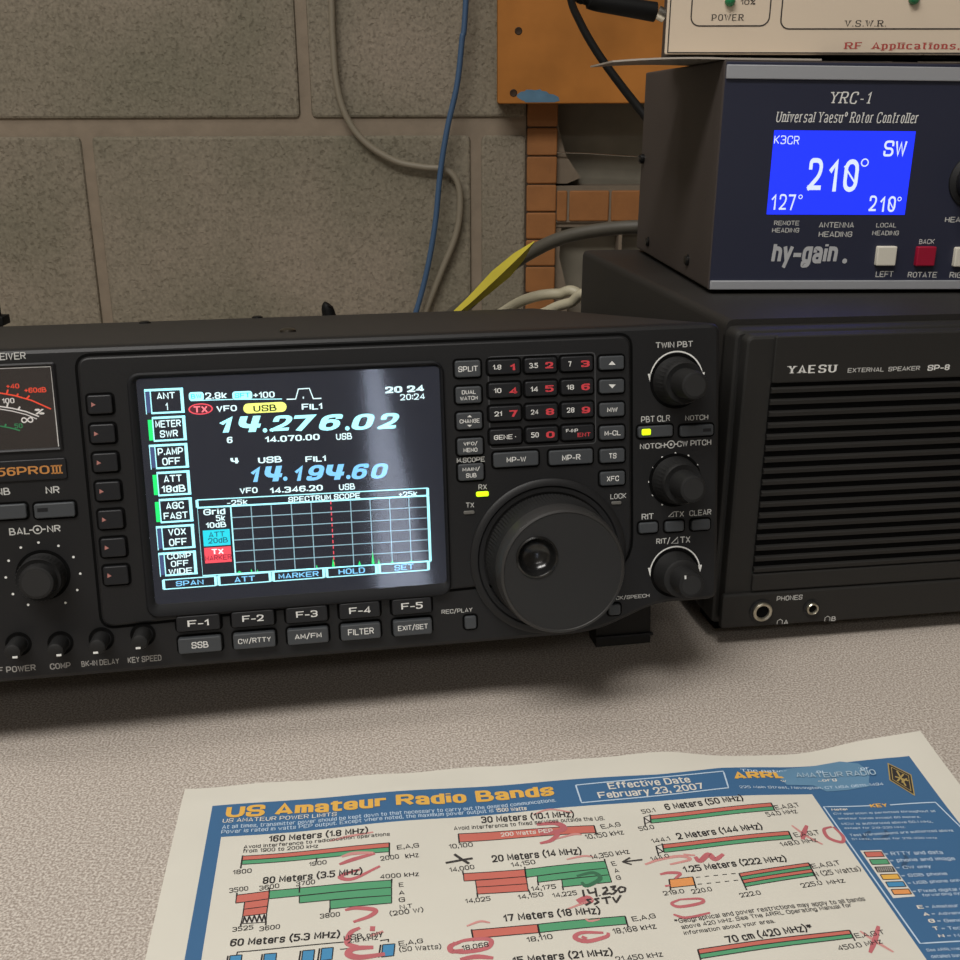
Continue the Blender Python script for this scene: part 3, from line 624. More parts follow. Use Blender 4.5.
for j, ls in enumerate((('SPLIT',), ('DUAL', 'WATCH'), ('CHANGE',), ('VFO/', 'MEMO'), ('MAIN/', 'SUB'))):
    p = uvpx(52.9, 35.73-8.88*j); ex = None
    T = [(t, p[0], p[1]+(k-(len(ls)-1)/2)*6.2, len(t)*(3.9 if len(ls) < 2 else 3.5)*(.95 if t == 'CHANGE' else 1), 5.6 if len(ls) < 2 else 4.4, WHT, KW) for k, t in enumerate(ls)]
    if j == 2:
        T = [('CHANGE', p[0], p[1], 20, 4.6, WHT, KW)]
        def ex(mb, n): P1.quad(mb, [(p[0]-2.5, p[1]-3.8), (p[0]+2.5, p[1]-3.8), (p[0], p[1]-6)], WHT, n=n); P1.quad(mb, [(p[0]-2.5, p[1]+3.8), (p[0]+2.5, p[1]+3.8), (p[0], p[1]+6)][::-1], WHT, n=n)
    btn(P1, p[0], p[1], 25.5, 16.5, BTNG, T, deco=ex)
btn(P1, 516.3, 459.4, 45, 14.5, BTNG, [('MP-W', 516.3, 459.4, 19.5, 6, WHT, KW)]); btn(P1, 571.3, 457.2, 43.5, 14.5, BTNG, [('MP-R', 571.3, 457.2, 18.5, 6, WHT, KW)])
btn(P0, 470.8, 622.8, 11.5, 12.5, BTNG); btn(P0, 615, 610, 11.5, 10.5, BTNG)
pb = btn(P0, 655.8, 431.6, 34.5, 11.3, BTNG); btn(P0, 697.2, 430.6, 33, 10.8, BTNG, deco=lambda mb, n: P0.rect(mb, 703, 428.6, 711, 431.4, BTN, n=n))
for x, y in ((648.8, 528), (675, 526.6), (701.2, 525)): btn(P0, x, y, 18.5, 10.2, BTNG)
def led(face, x, y, w, h, m, n, label=None, parent=None):
    mb = MB(); face.key(mb, x, y, w, h, m, n, None, .5, .2); return rpart('indicator_led', mb, parent, label)
led(P1, 482.6, 494.2, 12.5, 5, LEDON, .6, 'lit yellow-green lamp'); led(P1, 469.2, 512.6, 11, 3.4, LEDOFF, .5, 'unlit grey lamp'); led(P1, 616.6, 503, 10, 3.2, LEDOFF, .5, 'unlit grey lamp')
mb = MB(); Face(RF, 1.2).key(mb, 646.6, 432.2, 9, 6.2, LEDON, .4, None, .5, .2); rpart('indicator_led', mb, pb, 'lit yellow-green lamp')
# knobs
def knob(cx, cy, outer, inner, pointer=None, label=None):
    u, v = RF.px(cx, cy); mb = MB(); mb.lathe([(outer[0][0]+1.1, 0), (outer[0][0]+1.1, .25), (outer[0][0]+.1, .3)], u, v, HOLE, 36, caps=False)
    mb.lathe(outer, u, v, KNOB, 72, kn=(1, len(outer)-3, 36, .22)); k = rpart('knob', mb, None, label)
    if inner:
        mb = MB(); mb.lathe(inner, u, v, KNOB, 60, kn=(1, len(inner)-3, 30, .12)); K = len(inner)
        mb.lathe([(inner[-1][0]-.02, inner[-1][1]+.01), (.01, inner[-1][1]+.02)], u, v, KNOBF, 30, caps=False)
        if pointer is not None:
            a_ = radians(pointer); r = inner[-2][0]; mb.box(u+r*.8*cos(a_)-.3, u+r*.8*cos(a_)+.3, -(inner[-1][1]+.05), -(inner[-1][1]-2), v+r*.8*sin(a_)-.3, v+r*.8*sin(a_)+.9, WHT)
        rpart('inner_knob', mb, k)
    return k
OUT = [(8.6, .3), (8.5, .6), (7.7, 6.5), (7.4, 8), (6.9, 8.6), (5.2, 8.2)]
INN = [(5.3, 7.5), (5.2, 8), (4.9, 17), (4.5, 18), (3.6, 18.3)]
knob(676.4, 381, OUT, INN); knob(675, 480, OUT, INN)
knob(674.5, 572.5, [(8, .3), (7.9, .6), (7.2, 7), (6.8, 8.2), (6, 8.6)], [(5.1, 8), (5, 8.4), (4.8, 16), (4.4, 17), (3.4, 17.2)], 130)
knob(43.2, 575, [(7.4, .3), (7.3, .6), (7.1, 5), (7.3, 6), (6.9, 6.8), (6.0, 6.4)], [(5.8, 6), (5.7, 6.4), (5.6, 9), (5.2, 10), (4.4, 10.2)])
for x, y, a_ in ((18.5, 644, -60), (60.5, 643, -45), (101.5, 639, -110), (143, 634.5, -110)):
    u, v = RF.px(x, y); mb = MB(); mb.lathe([(4.1, 0), (4.1, .3), (3.2, .35)], u, v, HOLE, 28, caps=False)
    mb.lathe([(2.8, .2), (2.8, 7), (2.4, 8.3), (1.7, 8.6)], u, v, KNOB, 40, kn=(1, 1, 20, .1)); c_, s_ = cos(radians(a_)), sin(radians(a_))
    mb.box(u+1.6*c_-.75, u+1.6*c_+.75, -8.8, -8.2, v+1.9*s_-.3, v+1.9*s_+.35, WHT); rpart('knob', mb, None, 'small round knob with a white mark')
# tuning dial
DU, DV = 79.4, -31.3
mb = MB(); mb.lathe([(28, 0), (28, .8), (27.2, 1.4), (25.6, 1.4), (25, .8), (23.4, .8)], DU, DV, BLKP, 90, y0=-NP, caps=False)
dcol = rpart('dial_collar', mb)
mb = MB(); mb.lathe([(22.0, .9), (22.9, 2), (22.6, 6), (22.2, 13), (21.8, 14)], DU, DV, KNOB, 240, y0=-NP, kn=(1, 3, 120, .28), caps=False)
mb.lathe([(21.8, 14), (21.7, 19.5), (21.1, 21), (20.3, 21.3), (20.1, 21.0)], DU, DV, M('dial_rim', '#302f2e', .4), 96, y0=-NP, caps=False)
# face with the round finger dip cut in it
DX, DZ, DR = DU-8.9, DV+5.7, 7.1; n = 72; V = []; F = []
for i in range(n):
    a_ = 2*pi*i/n; V.append((DU+20.1*cos(a_), -NP-21.0, DV+20.1*sin(a_)))
for i in range(n):
    a_ = 2*pi*i/n; V.append((DX+DR*cos(a_), -NP-21.0, DZ+DR*sin(a_)))
F = [(i, (i+1) % n, (i+1) % n+n, i+n) for i in range(n)]; mb.add(V, F, KNOBF)
dial = rpart('tuning_dial', mb)
mb = MB(); mb.lathe([(7.1, 20.95), (7.1, 21.5), (6.5, 21.7), (6.1, 21.2), (5.6, 19.6), (4.2, 18.2), (2.4, 17.6), (.8, 17.4)], DX, DZ, GLOSS, 48, y0=-NP)
rpart('finger_dip', mb, dial, 'glossy round finger dip')
# feet: two fold-out front legs standing on the desk, two rear pads
for ux in (121, -174):
    P = RF.o+ux*RF.X+(-46)*RF.Z+46*RF.Y; zg = P.z; mb = MB(); k = zg/cos(.1517)
    tl = math.tan(.1517); 
    V = []
    for x in (ux-11.5, ux+11.5):
        for y, z in ((44, -45.5), (58, -45.5), (56, None), (46, None)):
            if z is None: z = -(RF.o.z - y*sin(.1517))/cos(.1517)+.2
            V.append((x, y, z))
    mb.add(V, [(0, 3, 2, 1), (4, 5, 6, 7), (0, 4, 7, 3), (1, 2, 6, 5), (2, 3, 7, 6), (0, 1, 5, 4)], CASE)
    zz = V[3][2]; mb.box(ux-12, ux+12, 43.5, 45.3, zz+4, zz+5, BTN)
    rpart('foot', mb)
for ux in (120, -170):
    z0 = -(RF.o.z - 280*sin(.1517))/cos(.1517)+.25; mb = MB(); mb.box(ux-9, ux+9, 262, 280, min(z0, -46.3), -45.5, CASE); rpart('foot', mb)

# ---------------------------------------------------------------- the external speaker
SP = Frame((94.87, 391.02, 0.6), .1608, 0, -.010)
SPH, SPW, SPD = 131.7, 192.0, 233.0
sp = thing('external_speaker', 'black ribbed external speaker with two phone jacks, under the rotor controller', 'speaker', SP.matrix(0))
mb = MB(); mb.slab(rpoly([(0, 8), (SPW, 8), (SPW, SPH), (0, SPH)], 3.5), SPD, 14, CASE, 0, 1.5); mb.build('cabinet', sp)
mb = MB(); SPK = M('speaker_front', '#232220', .55, spec=.4, bump=.12, bs=1600); SF0 = Face(SP, 0)
gt = SP.px(773, 334)[1]; sl_t = SP.px(800, 385)[1]; sl_b = SP.px(790, 563)[1]; gl = SP.px(772, 350)[0]; glb = SP.px(756, 585)[0]; gl = (gl+glb)/2-.8; ja = SP.px(756, 589)[1]
gr = SPW-gl
mb.slab(rpoly([(0, 8), (SPW, 8), (SPW, SPH-2.4), (0, SPH-2.4)], 3.5), 16, 5, SPK, 1.5)                     # rim
def rr2(x0, x1, z0, z1, r): return rrect((x0+x1)/2, (z0+z1)/2, x1-x0, z1-z0, r, 4)
mb.slab(rr2(2.6, SPW-2.6, 9.5, SPH-3.6, 3), 6, 0, SPK, 1.4)                                         # raised front
mb.slab(rr2(gl, gr, sl_t+1.2, gt-.6, 1), .5, -1.2, SPK, .6)                                       # name strip
mb.slab(rr2(gl, gr, ja-.5, sl_b-3.5, .8), .5, -1.2, SPK, .6)                                      # lower strip
mb.slab(rr2(1.6, SPW-1.6, 8.8, ja-1.2, 1.5), .5, -1.6, SPK, .8)                                   # jack strip
fmb = mb
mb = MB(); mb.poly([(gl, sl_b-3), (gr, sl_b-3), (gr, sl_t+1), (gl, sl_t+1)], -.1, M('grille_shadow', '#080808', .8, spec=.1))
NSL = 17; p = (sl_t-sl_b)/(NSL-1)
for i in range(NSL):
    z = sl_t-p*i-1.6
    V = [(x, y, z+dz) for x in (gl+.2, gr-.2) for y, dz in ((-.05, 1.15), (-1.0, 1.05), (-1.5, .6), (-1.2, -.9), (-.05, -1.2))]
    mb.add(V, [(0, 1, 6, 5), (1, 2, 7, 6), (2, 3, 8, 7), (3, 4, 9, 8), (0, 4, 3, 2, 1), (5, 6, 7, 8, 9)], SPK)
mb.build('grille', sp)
mb = fmb; NM = 1.2; NF = Face(SP, NM)
NF.text(mb, 'YAESU', 812.3, 368.8, 50.5, 8.6, WHT, serif=.045, bold=.045); NF.text(mb, 'EXTERNAL  SPEAKER', 884, 369.2, 72, 5, GRY, bold=.015); NF.text(mb, 'SP-8', 938.6, 367.5, 22, 5.8, WHT, bold=.03)
JF = Face(SP, 1.6); JF.text(mb, 'PHONES', 789.6, 597.8, 25.5, 5.4, GRY, bold=.015)
for t, x, y in (('A', 786, 621.7), ('B', 833.6, 618.6)):
    JF.text(mb, t, x, y, 4.4, 4.6, GRY, bold=.02); u, v, du, dv = JF.wh(x-6.2, y, 5, 5)
    mb.strip([(u-du/2, v-dv/2), (u-du/2, v+dv*.2), (u, v+dv/2), (u+du/2, v+dv*.2), (u+du/2, v-dv/2)], .3, -1.65, GRY)
mb.build('front_frame', sp)
for x, y, r in ((761.3, 610.7, 4.0), (811.3, 607.6, 2.5)):
    u, v = SP.px(x, y, 1.6); mb = MB(); mb.lathe([(r+1, 0), (r+1, .5), (r+.2, .6)], u, v, BTN, 36, y0=-1.6, caps=False)
    mb.lathe([(r, .3), (r, 1.6), (r*.9, 1.9), (r*.7, 1.6), (r*.68, .7)], u, v, M('jack_ring', '#c9c3b0', .3, metal=.9), 36, y0=-1.6, caps=False)
    mb.lathe([(r*.69, .72), (r*.1, .7)], u, v, HOLE, 30, y0=-1.6); mb.build('phone_jack', sp)
for x in (14, SPW-14):
    for y in (24, SPD-18):
        zb_ = .010*(x+8)-.5; mb = MB(); mb.slab(rrect(x, (8.1+zb_)/2, 16, 8.1-zb_, 1, 2), y+8, y-8, HOLE, .5); mb.build('foot', sp)

# ---------------------------------------------------------------- the rotor controller
YR = Frame((99.5, 467.23, 132.6), .0662, 0, -.012); YW, YH, YD = 188.0, 93.6, 150.0
yc = thing('rotor_controller', 'dark blue rotor controller box with a lit blue display, on top of the speaker', 'controller', YR.matrix(0))
NAVY = M('navy_panel', '#272a3c', .45, spec=.45, bump=.06); COVER = M('brown_black_steel', '#453d39', .6, bump=.3, bs=1400); ALU = M('brushed_aluminium', '#a4a6aa', .42, metal=.25)
mb = MB(); mb.slab(rpoly([(-.6, 1.2), (YW+.6, 1.2), (YW+.6, YH+.6), (-.6, YH+.6)], 1.2), YD, -.6, COVER, 0, .6); mb.build('case', yc)
mb = MB(); mb.slab(rpoly([(0, 1.5), (YW, 1.5), (YW, YH), (0, YH)], .6), 3, -1, NAVY, .25); Y0 = Face(YR, 1.05)
def ty(*k, **kw): Y0.text(mb, *k, **kw)
SI = {'shear': .22, 'serif': .03, 'bold': .012}
ty('YRC-1', 850.9, 97.6, 41, 12.6, WHT, **SI); ty('Universal Yaesu® Rotor Controller', 847.7, 117.6, 142, 11.4, WHT, **SI)
for t, x, y, w, h in (('REMOTE', 786.6, 222.9, 25, 4.9), ('HEADING', 785.6, 230.2, 27, 5.2), ('ANTENNA', 836.5, 224.9, 35, 6.2), ('HEADING', 835.4, 234.2, 33.5, 6.2), ('LOCAL', 886.3, 225, 20, 4.9), ('HEADING', 885.6, 233, 26.5, 5.2),
                      ('LEFT', 884.4, 274.1, 17.5, 6), ('ROTATE', 922.3, 274.6, 29, 6), ('BACK', 926.9, 241.4, 15.5, 5.2), ('RIGHT', 961, 275, 23, 6), ('HEADING', 961.5, 219.6, 33, 6.2)): ty(t, x, y, w, h, GRY, bold=.012)
LOGO = M('logo_grey', '#b5b6b8', .6); ty('hy-gain', 804.5, 256.2, 66, 24, LOGO, bold=.042, shear=.1); Y0.dot(mb, 844.6, 261, 1.1, LOGO)
mb.build('front_panel', yc, label='navy front panel with white legends')
for z0, z1 in ((YH-6.6, YH-1.2), (1.5, 5.3)):
    mb = MB(); mb.box(.1, YW-.1, -2.2, -.9, z0, z1, ALU, .3); mb.build('trim_strip', yc)
q = [YR.px(*p, 1.1) for p in ((774, 128.5), (916, 133), (904, 216.5), (767, 212.8))]
lx0 = (q[0][0]+q[3][0])/2; lx1 = (q[1][0]+q[2][0])/2; lz1 = (q[0][1]+q[1][1])/2; lz0 = (q[2][1]+q[3][1])/2
mb = MB(); LB = M('lcd_blue', '#1c30f0', .3, emit=.95); LW = M('lcd_white', '#c6d2f4', .4, emit=.8)
mb.poly([(lx0, lz0), (lx1, lz0), (lx1, lz1), (lx0, lz1)], -1.15, LB); LF = Face(YR, 1.15)
def tl(t, x, y, w, h, **k): LF.text(mb, t, x, y, w, h, LW, **({'bold': .0} | k))
def ch(s, x0, x1, y0, y1, h, **k):                             # evenly pitched display characters
    n = len(s); w = (x1-x0)/n
    for i, c in enumerate(s):
        f = (i+.5)/n; tl(c, x0+w*(i+.5), y0+(y1-y0)*f, w*(.8 if c != '1' else .5), h, **k)
ch('K3CR', 773.5, 800, 139.4, 140.4, 8.6, bold=-.005); tl('S', 888.8, 148.5, 10, 16, bold=.012); tl('W', 900.8, 149, 11.5, 16, bold=.012); ch('210', 806, 860, 174.3, 175.9, 33, bold=.015)
ch('127', 769, 796.5, 201.6, 202.6, 16, bold=.0); ch('210', 868, 896.5, 203.4, 204.2, 16, bold=.01)
for x, y, r, w in ((864.8, 162.6, 1.45, .5), (800.5, 196.8, .75, .35), (899.5, 199, .75, .35)): u, v = YR.px(x, y, 1.15); mb.strip(arc(u, v, r, 0, 345, 18), w, -1.22, LW, True)
LF.line(mb, [(844.5, 166), (855.5, 184)], .7, LW, dn=.08); LF.line(mb, [(888.5, 199.5), (893, 208.5)], .45, LW, dn=.08)
mb.build('display_screen', yc, label='lit blue display with white headings')
for x, y, w, m, l in ((887, 256.3, 19.5, M('key_white', '#d8d3c4', .5), 'white square button'), (926.5, 256.6, 19, M('key_red', '#9a1030', .4), 'red square button'), (965, 257.3, 19.5, M('key_white', '#d8d3c4', .5), 'white square button')):
    mb = MB(); Y0.key(mb, x, y, w, 19.5, m, 2.2, 1.0, .6, .5); mb.build('button', yc, label=l)
u, v = YR.px(975, 181, 1); mb = MB(); mb.lathe([(11.5, 0), (11.5, 1), (9.5, 2.2), (9, 13), (8.2, 14.2), (6, 14.5)], u, v, KNOB, 60, y0=-1, kn=(2, 3, 30, .25)); mb.build('knob', yc)
for px, py in ((643.8, 158.8), (648.4, 241.6), (688, 260)):
    y, z = YR.side(px, py, -.6); y = min(y, YD-4); z = max(z, 6); mb = MB(); R_ = [(2.6, 0), (2.6, .8), (1.8, 1.6)] if px > 645 else [(2.6, 0), (2.6, 2.2), (1.8, 3)]
    V = [(-.6-h, y-r*sin(2*pi*i/18), z+r*cos(2*pi*i/18)) for r, h in R_ for i in range(18)]
    mb.add(V, [(j*18+i, j*18+(i+1) % 18, j*18+18+(i+1) % 18, j*18+18+i) for j in range(2) for i in range(18)]+[tuple(range(36, 54))], GLOSS); mb.build('screw', yc)
for x in (14, YW-14):
    for y in (14, YD-14): mb = MB(); mb.box(x-6, x+6, y-6, y+6, -.25, 1.3, HOLE); mb.build('foot', yc)

# ---------------------------------------------------------------- the sheet and the power meter box on top of it
ztop = YH+.7
sh = MB(); nx, ny = 24, 4; V = []
for i in range(nx+1):
    for j in range(ny+1):
        x = -46+(40+46)*i/nx; t = max(0, -x/46); y0_ = 1+3*t; yy = y0_+(66-8*t-y0_)*j/ny
        V.append((x, yy, ztop+.1+1.2*t*(1-t)-1.5*t**2))
T_ = len(V); V += [(x, y, z+.7) for x, y, z in V]; F = []
for i in range(nx):
    for j in range(ny): a = i*(ny+1)+j; F += [(a, a+1, a+ny+2, a+ny+1), (T_+a, T_+a+ny+1, T_+a+ny+2, T_+a+1)]
def edge(ids):
    for a, b in zip(ids, ids[1:]): F.append((a, b, T_+b, T_+a))
edge([i*(ny+1) for i in range(nx+1)]); edge([i*(ny+1)+ny for i in range(nx+1)][::-1]); edge(list(range(ny+1))[::-1]); edge([nx*(ny+1)+j for j in range(ny+1)])
sh.add(V, F, M('plastic_sheet', '#b5aca0', .3, var=.1, vs=40))
o = sh.build('plastic_sheet', None, (0, 0, 0), 50); o.matrix_world = YR.matrix(0); tag(o, 'thin pale plastic sheet sticking out between the two boxes at upper right', 'sheet')
RB = Frame(YR.o+(ztop+.9)*YR.Z+17*YR.Y, -.14, 0, -.012); CREAM = M('cream_panel', '#cbbba6', .6, bump=.08); INK = M('print_black', '#2c2622', .6); RINK = M('print_brick_red', '#a8403a', .6)
rb = thing('power_meter', 'cream fronted power meter box at the upper right edge, on top of the rotor controller', 'meter', RB.matrix(0))
b_ = RB.px(800, 55); rz0 = b_[1]; rx0 = RB.px(664, 52)[0]; RW = 160.0; RH = 70.0
mb = MB(); mb.slab(rrect(rx0+RW/2, rz0+RH/2, RW, RH, 1.2, 3), 62, 2, COVER, 0, .5); mb.build('case', rb)
mb = MB(); mb.slab(rrect(rx0+RW/2, rz0+RH/2, RW-.4, RH-.4, .8, 3), 3, 0, CREAM, .3); B0 = Face(RB, .05)
ln = RB.px(669, 30)[0]; mb.strip([(ln, rz0+.6), (ln, rz0+RH-.6)], .5, -.1, INK); mb.strip([(ln, rz0+.8), (rx0+RW-.6, rz0+.8)], .5, -.1, INK)
for xa, xb, yb in ((690.5, 768.5, 28), (780, 1010, 31)):
    a = RB.px(xa, yb-2); b = RB.px(xb, yb); mb.strip(rrect((a[0]+b[0])/2, a[1]+18, b[0]-a[0], 36, 3.5, 5), .55, -.1, INK, True)
B0.text(mb, 'POWER', 727.6, 17.6, 33, 6.8, INK, serif=.035, bold=.015); B0.text(mb, 'V.S.W.R.', 865.2, 23.6, 42, 6.8, INK, serif=.035, bold=.015); B0.text(mb, '10%', 748, 2, 15, 5.4, INK); B0.text(mb, 'RF  Applications,', 901.5, 46.2, 116, 8.6, RINK, serif=.04, bold=.03)
mb.build('front_panel', rb, label='cream front panel with black outlines')
for x, y in ((730, 1), (914, -1)):
    u, v = RB.px(x, y, .1); mb = MB(); mb.lathe([(2.2, 0), (2.1, 1.2), (1.5, 2.4), (.5, 2.9)], u, v, M('led_green', '#1f7a4c', .25, spec=.6), 24, y0=-.1); mb.build('indicator_led', rb, label='green lamp')
for x in (rx0+32, rx0+110, rx0+RW-12):
    for y in (7, 54):
        mb = MB(); mb.slab([(x-5.5, .15), (x+5.5, .15), (x+4, rz0+.3), (x-4, rz0+.3)], y+5, y-5, HOLE, .4); mb.build('foot', rb)

# ---------------------------------------------------------------- the orange board on the pier
bl = at_y(497.5, 50, 968).x; bb = at_y(560, 103.5, 968).z; brx = at_y(668, 50, 968).x+30
def board_mat():
    m = M('orange_paint', '#a86a26', .65, spec=.3, bump=.25, bs=260); nt = m.node_tree; b = nt.nodes['Principled BSDF']; N = nt.nodes.new; L = nt.links.new
    tc = N('ShaderNodeTexCoord'); n = N('ShaderNodeTexNoise'); n.inputs['Scale'].default_value = 14; n.inputs['Detail'].default_value = 4; L(tc.outputs['Object'], n.inputs['Vector'])
    r = N('ShaderNodeValToRGB'); r.color_ramp.elements[0].position = .3; r.color_ramp.elements[0].color = lin('#8f5a20'); r.color_ramp.elements[1].position = .7; r.color_ramp.elements[1].color = lin('#b37330')
    L(n.outputs['Fac'], r.inputs[0]); L(r.outputs[0], b.inputs['Base Color']); return m
bd = thing('wooden_board', 'orange painted board with a blue paint smear, fixed to the brick pier', 'board', mw(bl, 968, bb))
mb = MB(); bw = brx-bl; mb.slab(rrect(bw/2, 160, bw, 320, 2, 2), WY-968-.5, 0, board_mat(), .8); mb.build('panel', bd)
mb = MB(); BP = M('blue_paint', '#4d7088', .7, var=.3, vs=90)
def bp(px, py): q_ = at_y(px, py, 967.9); return (q_.x-bl, q_.z-bb)
rn = random.Random(5)
def smear(cx, cy, w, h):
    c = bp(cx, cy); mb.poly([(c[0]+w*cos(a)*rn.uniform(.8, 1.05), max(1, c[1]+h*sin(a)*rn.uniform(.75, 1.1))) for a in [2*pi*i/22 for i in range(22)]], -.08-w*.004, BP)
smear(533, 96, 14, 6); smear(547, 99, 12, 4.5); mb.build('paint_smear', bd, label='blue paint smear')
mb = MB()
for px, py in ((608, 102), (617, 103)): pass
for px, py in ((518.5, 31), (513.5, 93)):
    c = bp(px, py); mb = MB(); mb.lathe([(3.2, .05), (2.6, .5), (1.5, .3)], c[0], c[1], M('rusty_screw', '#3a2a1c', .6, metal=.5), 18); mb.build('screw', bd)

# ---------------------------------------------------------------- cables
def cable(name, label, pts, r, m, cat='cable', seg=12, flat=1.0, group=None, extra=None):
    mb = MB(); mb.tube(pts, r, m, seg, 8, flat)
    if extra: extra(mb)
    o = mb.build(name, None, (0, 0, 0), 60); return tag(o, label, cat, group)
def path(px, Y0_, Y1_=None): return [at_y(x, y, Y0_ if Y1_ is None else Y0_+(Y1_-Y0_)*i/(len(px)-1)) for i, (x, y) in enumerate(px)]
BLUE = M('blue_jacket', '#3a5676', .5); GREYC = M('grey_jacket', '#7d7565', .55); DGR = M('dark_grey_jacket', '#4c483f', .55); WHC = M('white_jacket', '#aea78f', .5); BLC = M('black_jacket', '#0a0a0a', .6, spec=.2)
def down(P, dx=0, y=None): q_ = P[-1]; return P+[Vector((q_.x-6+dx, q_.y-3, max(q_.z-9, 17))), Vector((q_.x-12+dx, q_.y-15, 12)), Vector((q_.x-30+dx*2, q_.y-40, 6)), Vector((q_.x-45+dx*4, q_.y-48, 5)), Vector((q_.x-80+dx*6, q_.y-52, 4.5))]
cable('ethernet_cable', 'thin blue cable hanging down the block wall', [Vector((10, 984, 640))]+down(path([(467, -20), (462, 40), (457, 85), (447, 130), (440, 175), (435, 225), (426, 275), (414, 318)], 984)), 2.5, BLUE)
cable('power_cable', 'grey cable looping across the block wall behind the blue cable', [Vector((-118, 992, 640))]+down(path([(331, -20), (333, 40), (337, 85), (347, 118), (366, 143), (395, 161), (422, 167), (446, 170), (458, 184), (460, 210), (455, 238), (440, 275), (424, 318)], 992), 10), 2.9, GREYC)
cable('coaxial_cable', 'thick dark grey cable rising from behind the transceiver towards the rotor controller', [Vector((-90, 640, 6)), Vector((-40, 660, 20))]+path([(440, 330), (470, 302), (500, 274), (530, 253), (562, 238), (600, 230), (645, 227)], 700, 640)+[at_y(700, 231, 640), at_y(740, 262, 645), Vector((165, 655, 20)), Vector((175, 675, 5))], 4.1, DGR)
o = cable('white_cable', 'white cable arching highest out of two beside the speaker', [Vector((-60, 690, 4)), Vector((-20, 690, 20))]+path([(485, 330), (505, 311), (530, 298), (558, 294), (585, 300)], 690, 660)+[Vector((110, 650, 40)), Vector((130, 655, 4.5))], 3.4, WHC)
o = cable('white_cable', 'white cable lying lowest out of two beside the speaker', [Vector((-10, 670, 4)), Vector((10, 672, 20))]+path([(525, 330), (548, 311), (570, 303), (592, 301)], 670, 645)+[Vector((100, 640, 40)), Vector((118, 645, 4.5))], 3.2, WHC)
# yellow tag: a long pointed folded strip tied along the grey cable
pl = path([(443, 321), (467, 298), (492, 271), (514, 253), (534, 241)], 672, 645); pr = path([(452, 322), (478, 303), (510, 277), (524, 260), (534.5, 241.4)], 672, 645)
mb = MB(); V = []
for a, b in zip(pl, pr): V += [a+Vector((0, 0, 0)), (a+b)/2+Vector((0, -2.5, 0)), b, (a+b)/2+Vector((0, 1.5, 0))]
F = [(4*i+k, 4*i+(k+1) % 4, 4*i+4+(k+1) % 4, 4*i+4+k) for i in range(len(pl)-1) for k in range(4)]+[(3, 2, 1, 0), (len(V)-4, len(V)-3, len(V)-2, len(V)-1)]
mb.add(V, F, M('yellow_tag', '#c9ba3e', .55)); tag(mb.build('cable_tag', None), 'pointed yellow strip lying along the dark grey cable', 'tag')
cable('black_cable', 'thin black cable crossing in front of the orange board', [at_y(566, -60, 800)]+path([(570, -5), (580, 22), (597, 52), (620, 84), (645, 116)], 800, 680)+[Vector((125, 650, 170)), Vector((135, 640, 138))], 2.6, BLC)
pj = [(16.0, RB.px(664, 13, 0)[1])]
mb = MB(); A = RB.o+rx0*RB.X+pj[0][0]*RB.Y+pj[0][1]*RB.Z; yv = A.y
B = at_y(655, 12, yv); C_ = at_y(596, 2.5, yv-4); D_ = at_y(585, -1, yv-5)
pg = thing('cable_plug', 'black plug with a metal tip pushed into the left side of the power meter', 'plug', Matrix.Translation(A*S))
def loc(v): return v-A
mb.tube([loc(B), loc((B+C_)/2), loc(C_), loc(D_)], lambda t: 4.1-.9*t if t < .86 else 2.3, BLC, 18, 6); mb.build('plug_body', pg, angle=50)
mb = MB(); mb.tube([loc(A)+Vector((-.2, 0, 0)), loc(B)+Vector((1, 0, 0))], 2.9, CHROME, 18); mb.build('plug_tip', pg, label='metal tip')
mb = MB(); mb.tube([loc(D_), loc(at_y(575, -8, yv-3)), loc(at_y(550, -60, yv+40)), loc(at_y(520, -200, yv+200))], 2.3, BLC); mb.build('cord', pg)
cp = thing('cable_plug', 'small black plug sticking up just behind the top of the transceiver', 'plug', Matrix.Translation((0, 0, 0)))
t_ = at_y(329, 304.5, 640); b_ = at_y(330, 320, 640); cp.location = (b_.x*S, .64, 0); OF = (-b_.x, -640, 0); mb = MB(); mb.tube([Vector((b_.x+2, 640, 4)), Vector((b_.x+1, 640, b_.z-20)), b_, b_+Vector((0, 0, 3))], 2.4, BLC); mb.build('cord', cp, OF)
mb = MB(); mb.tube([b_+Vector((0, 0, -6)), b_, t_+Vector((-1, 0, -2)), t_], lambda t: 5.2-2.4*t, BLC, 16, 6); mb.build('plug_body', cp, OF)
bk = thing('metal_bracket', 'thin black upright bracket behind the transceiver at the left edge', 'bracket', Matrix.Translation((0, 0, 0)))
a = at_y(-8, 284, 660); b = at_y(3, 318, 660); c = at_y(6, 316, 660); bk.location = (a.x*S, .66, 0); OF = (-a.x, -660, 0); mb = MB(); mb.box(a.x, b.x-2, 657, 663, 2, a.z, BLC, .8); mb.build('upright', bk, OF)
mb = MB(); mb.box(b.x-3, c.x, 655, 665, b.z-4, b.z+1.5, BLC, .6); mb.build('tab', bk, OF); mb = MB(); mb.box(a.x-14, c.x+8, 645, 675, .2, 3, BLC, .8); mb.build('base', bk, OF)

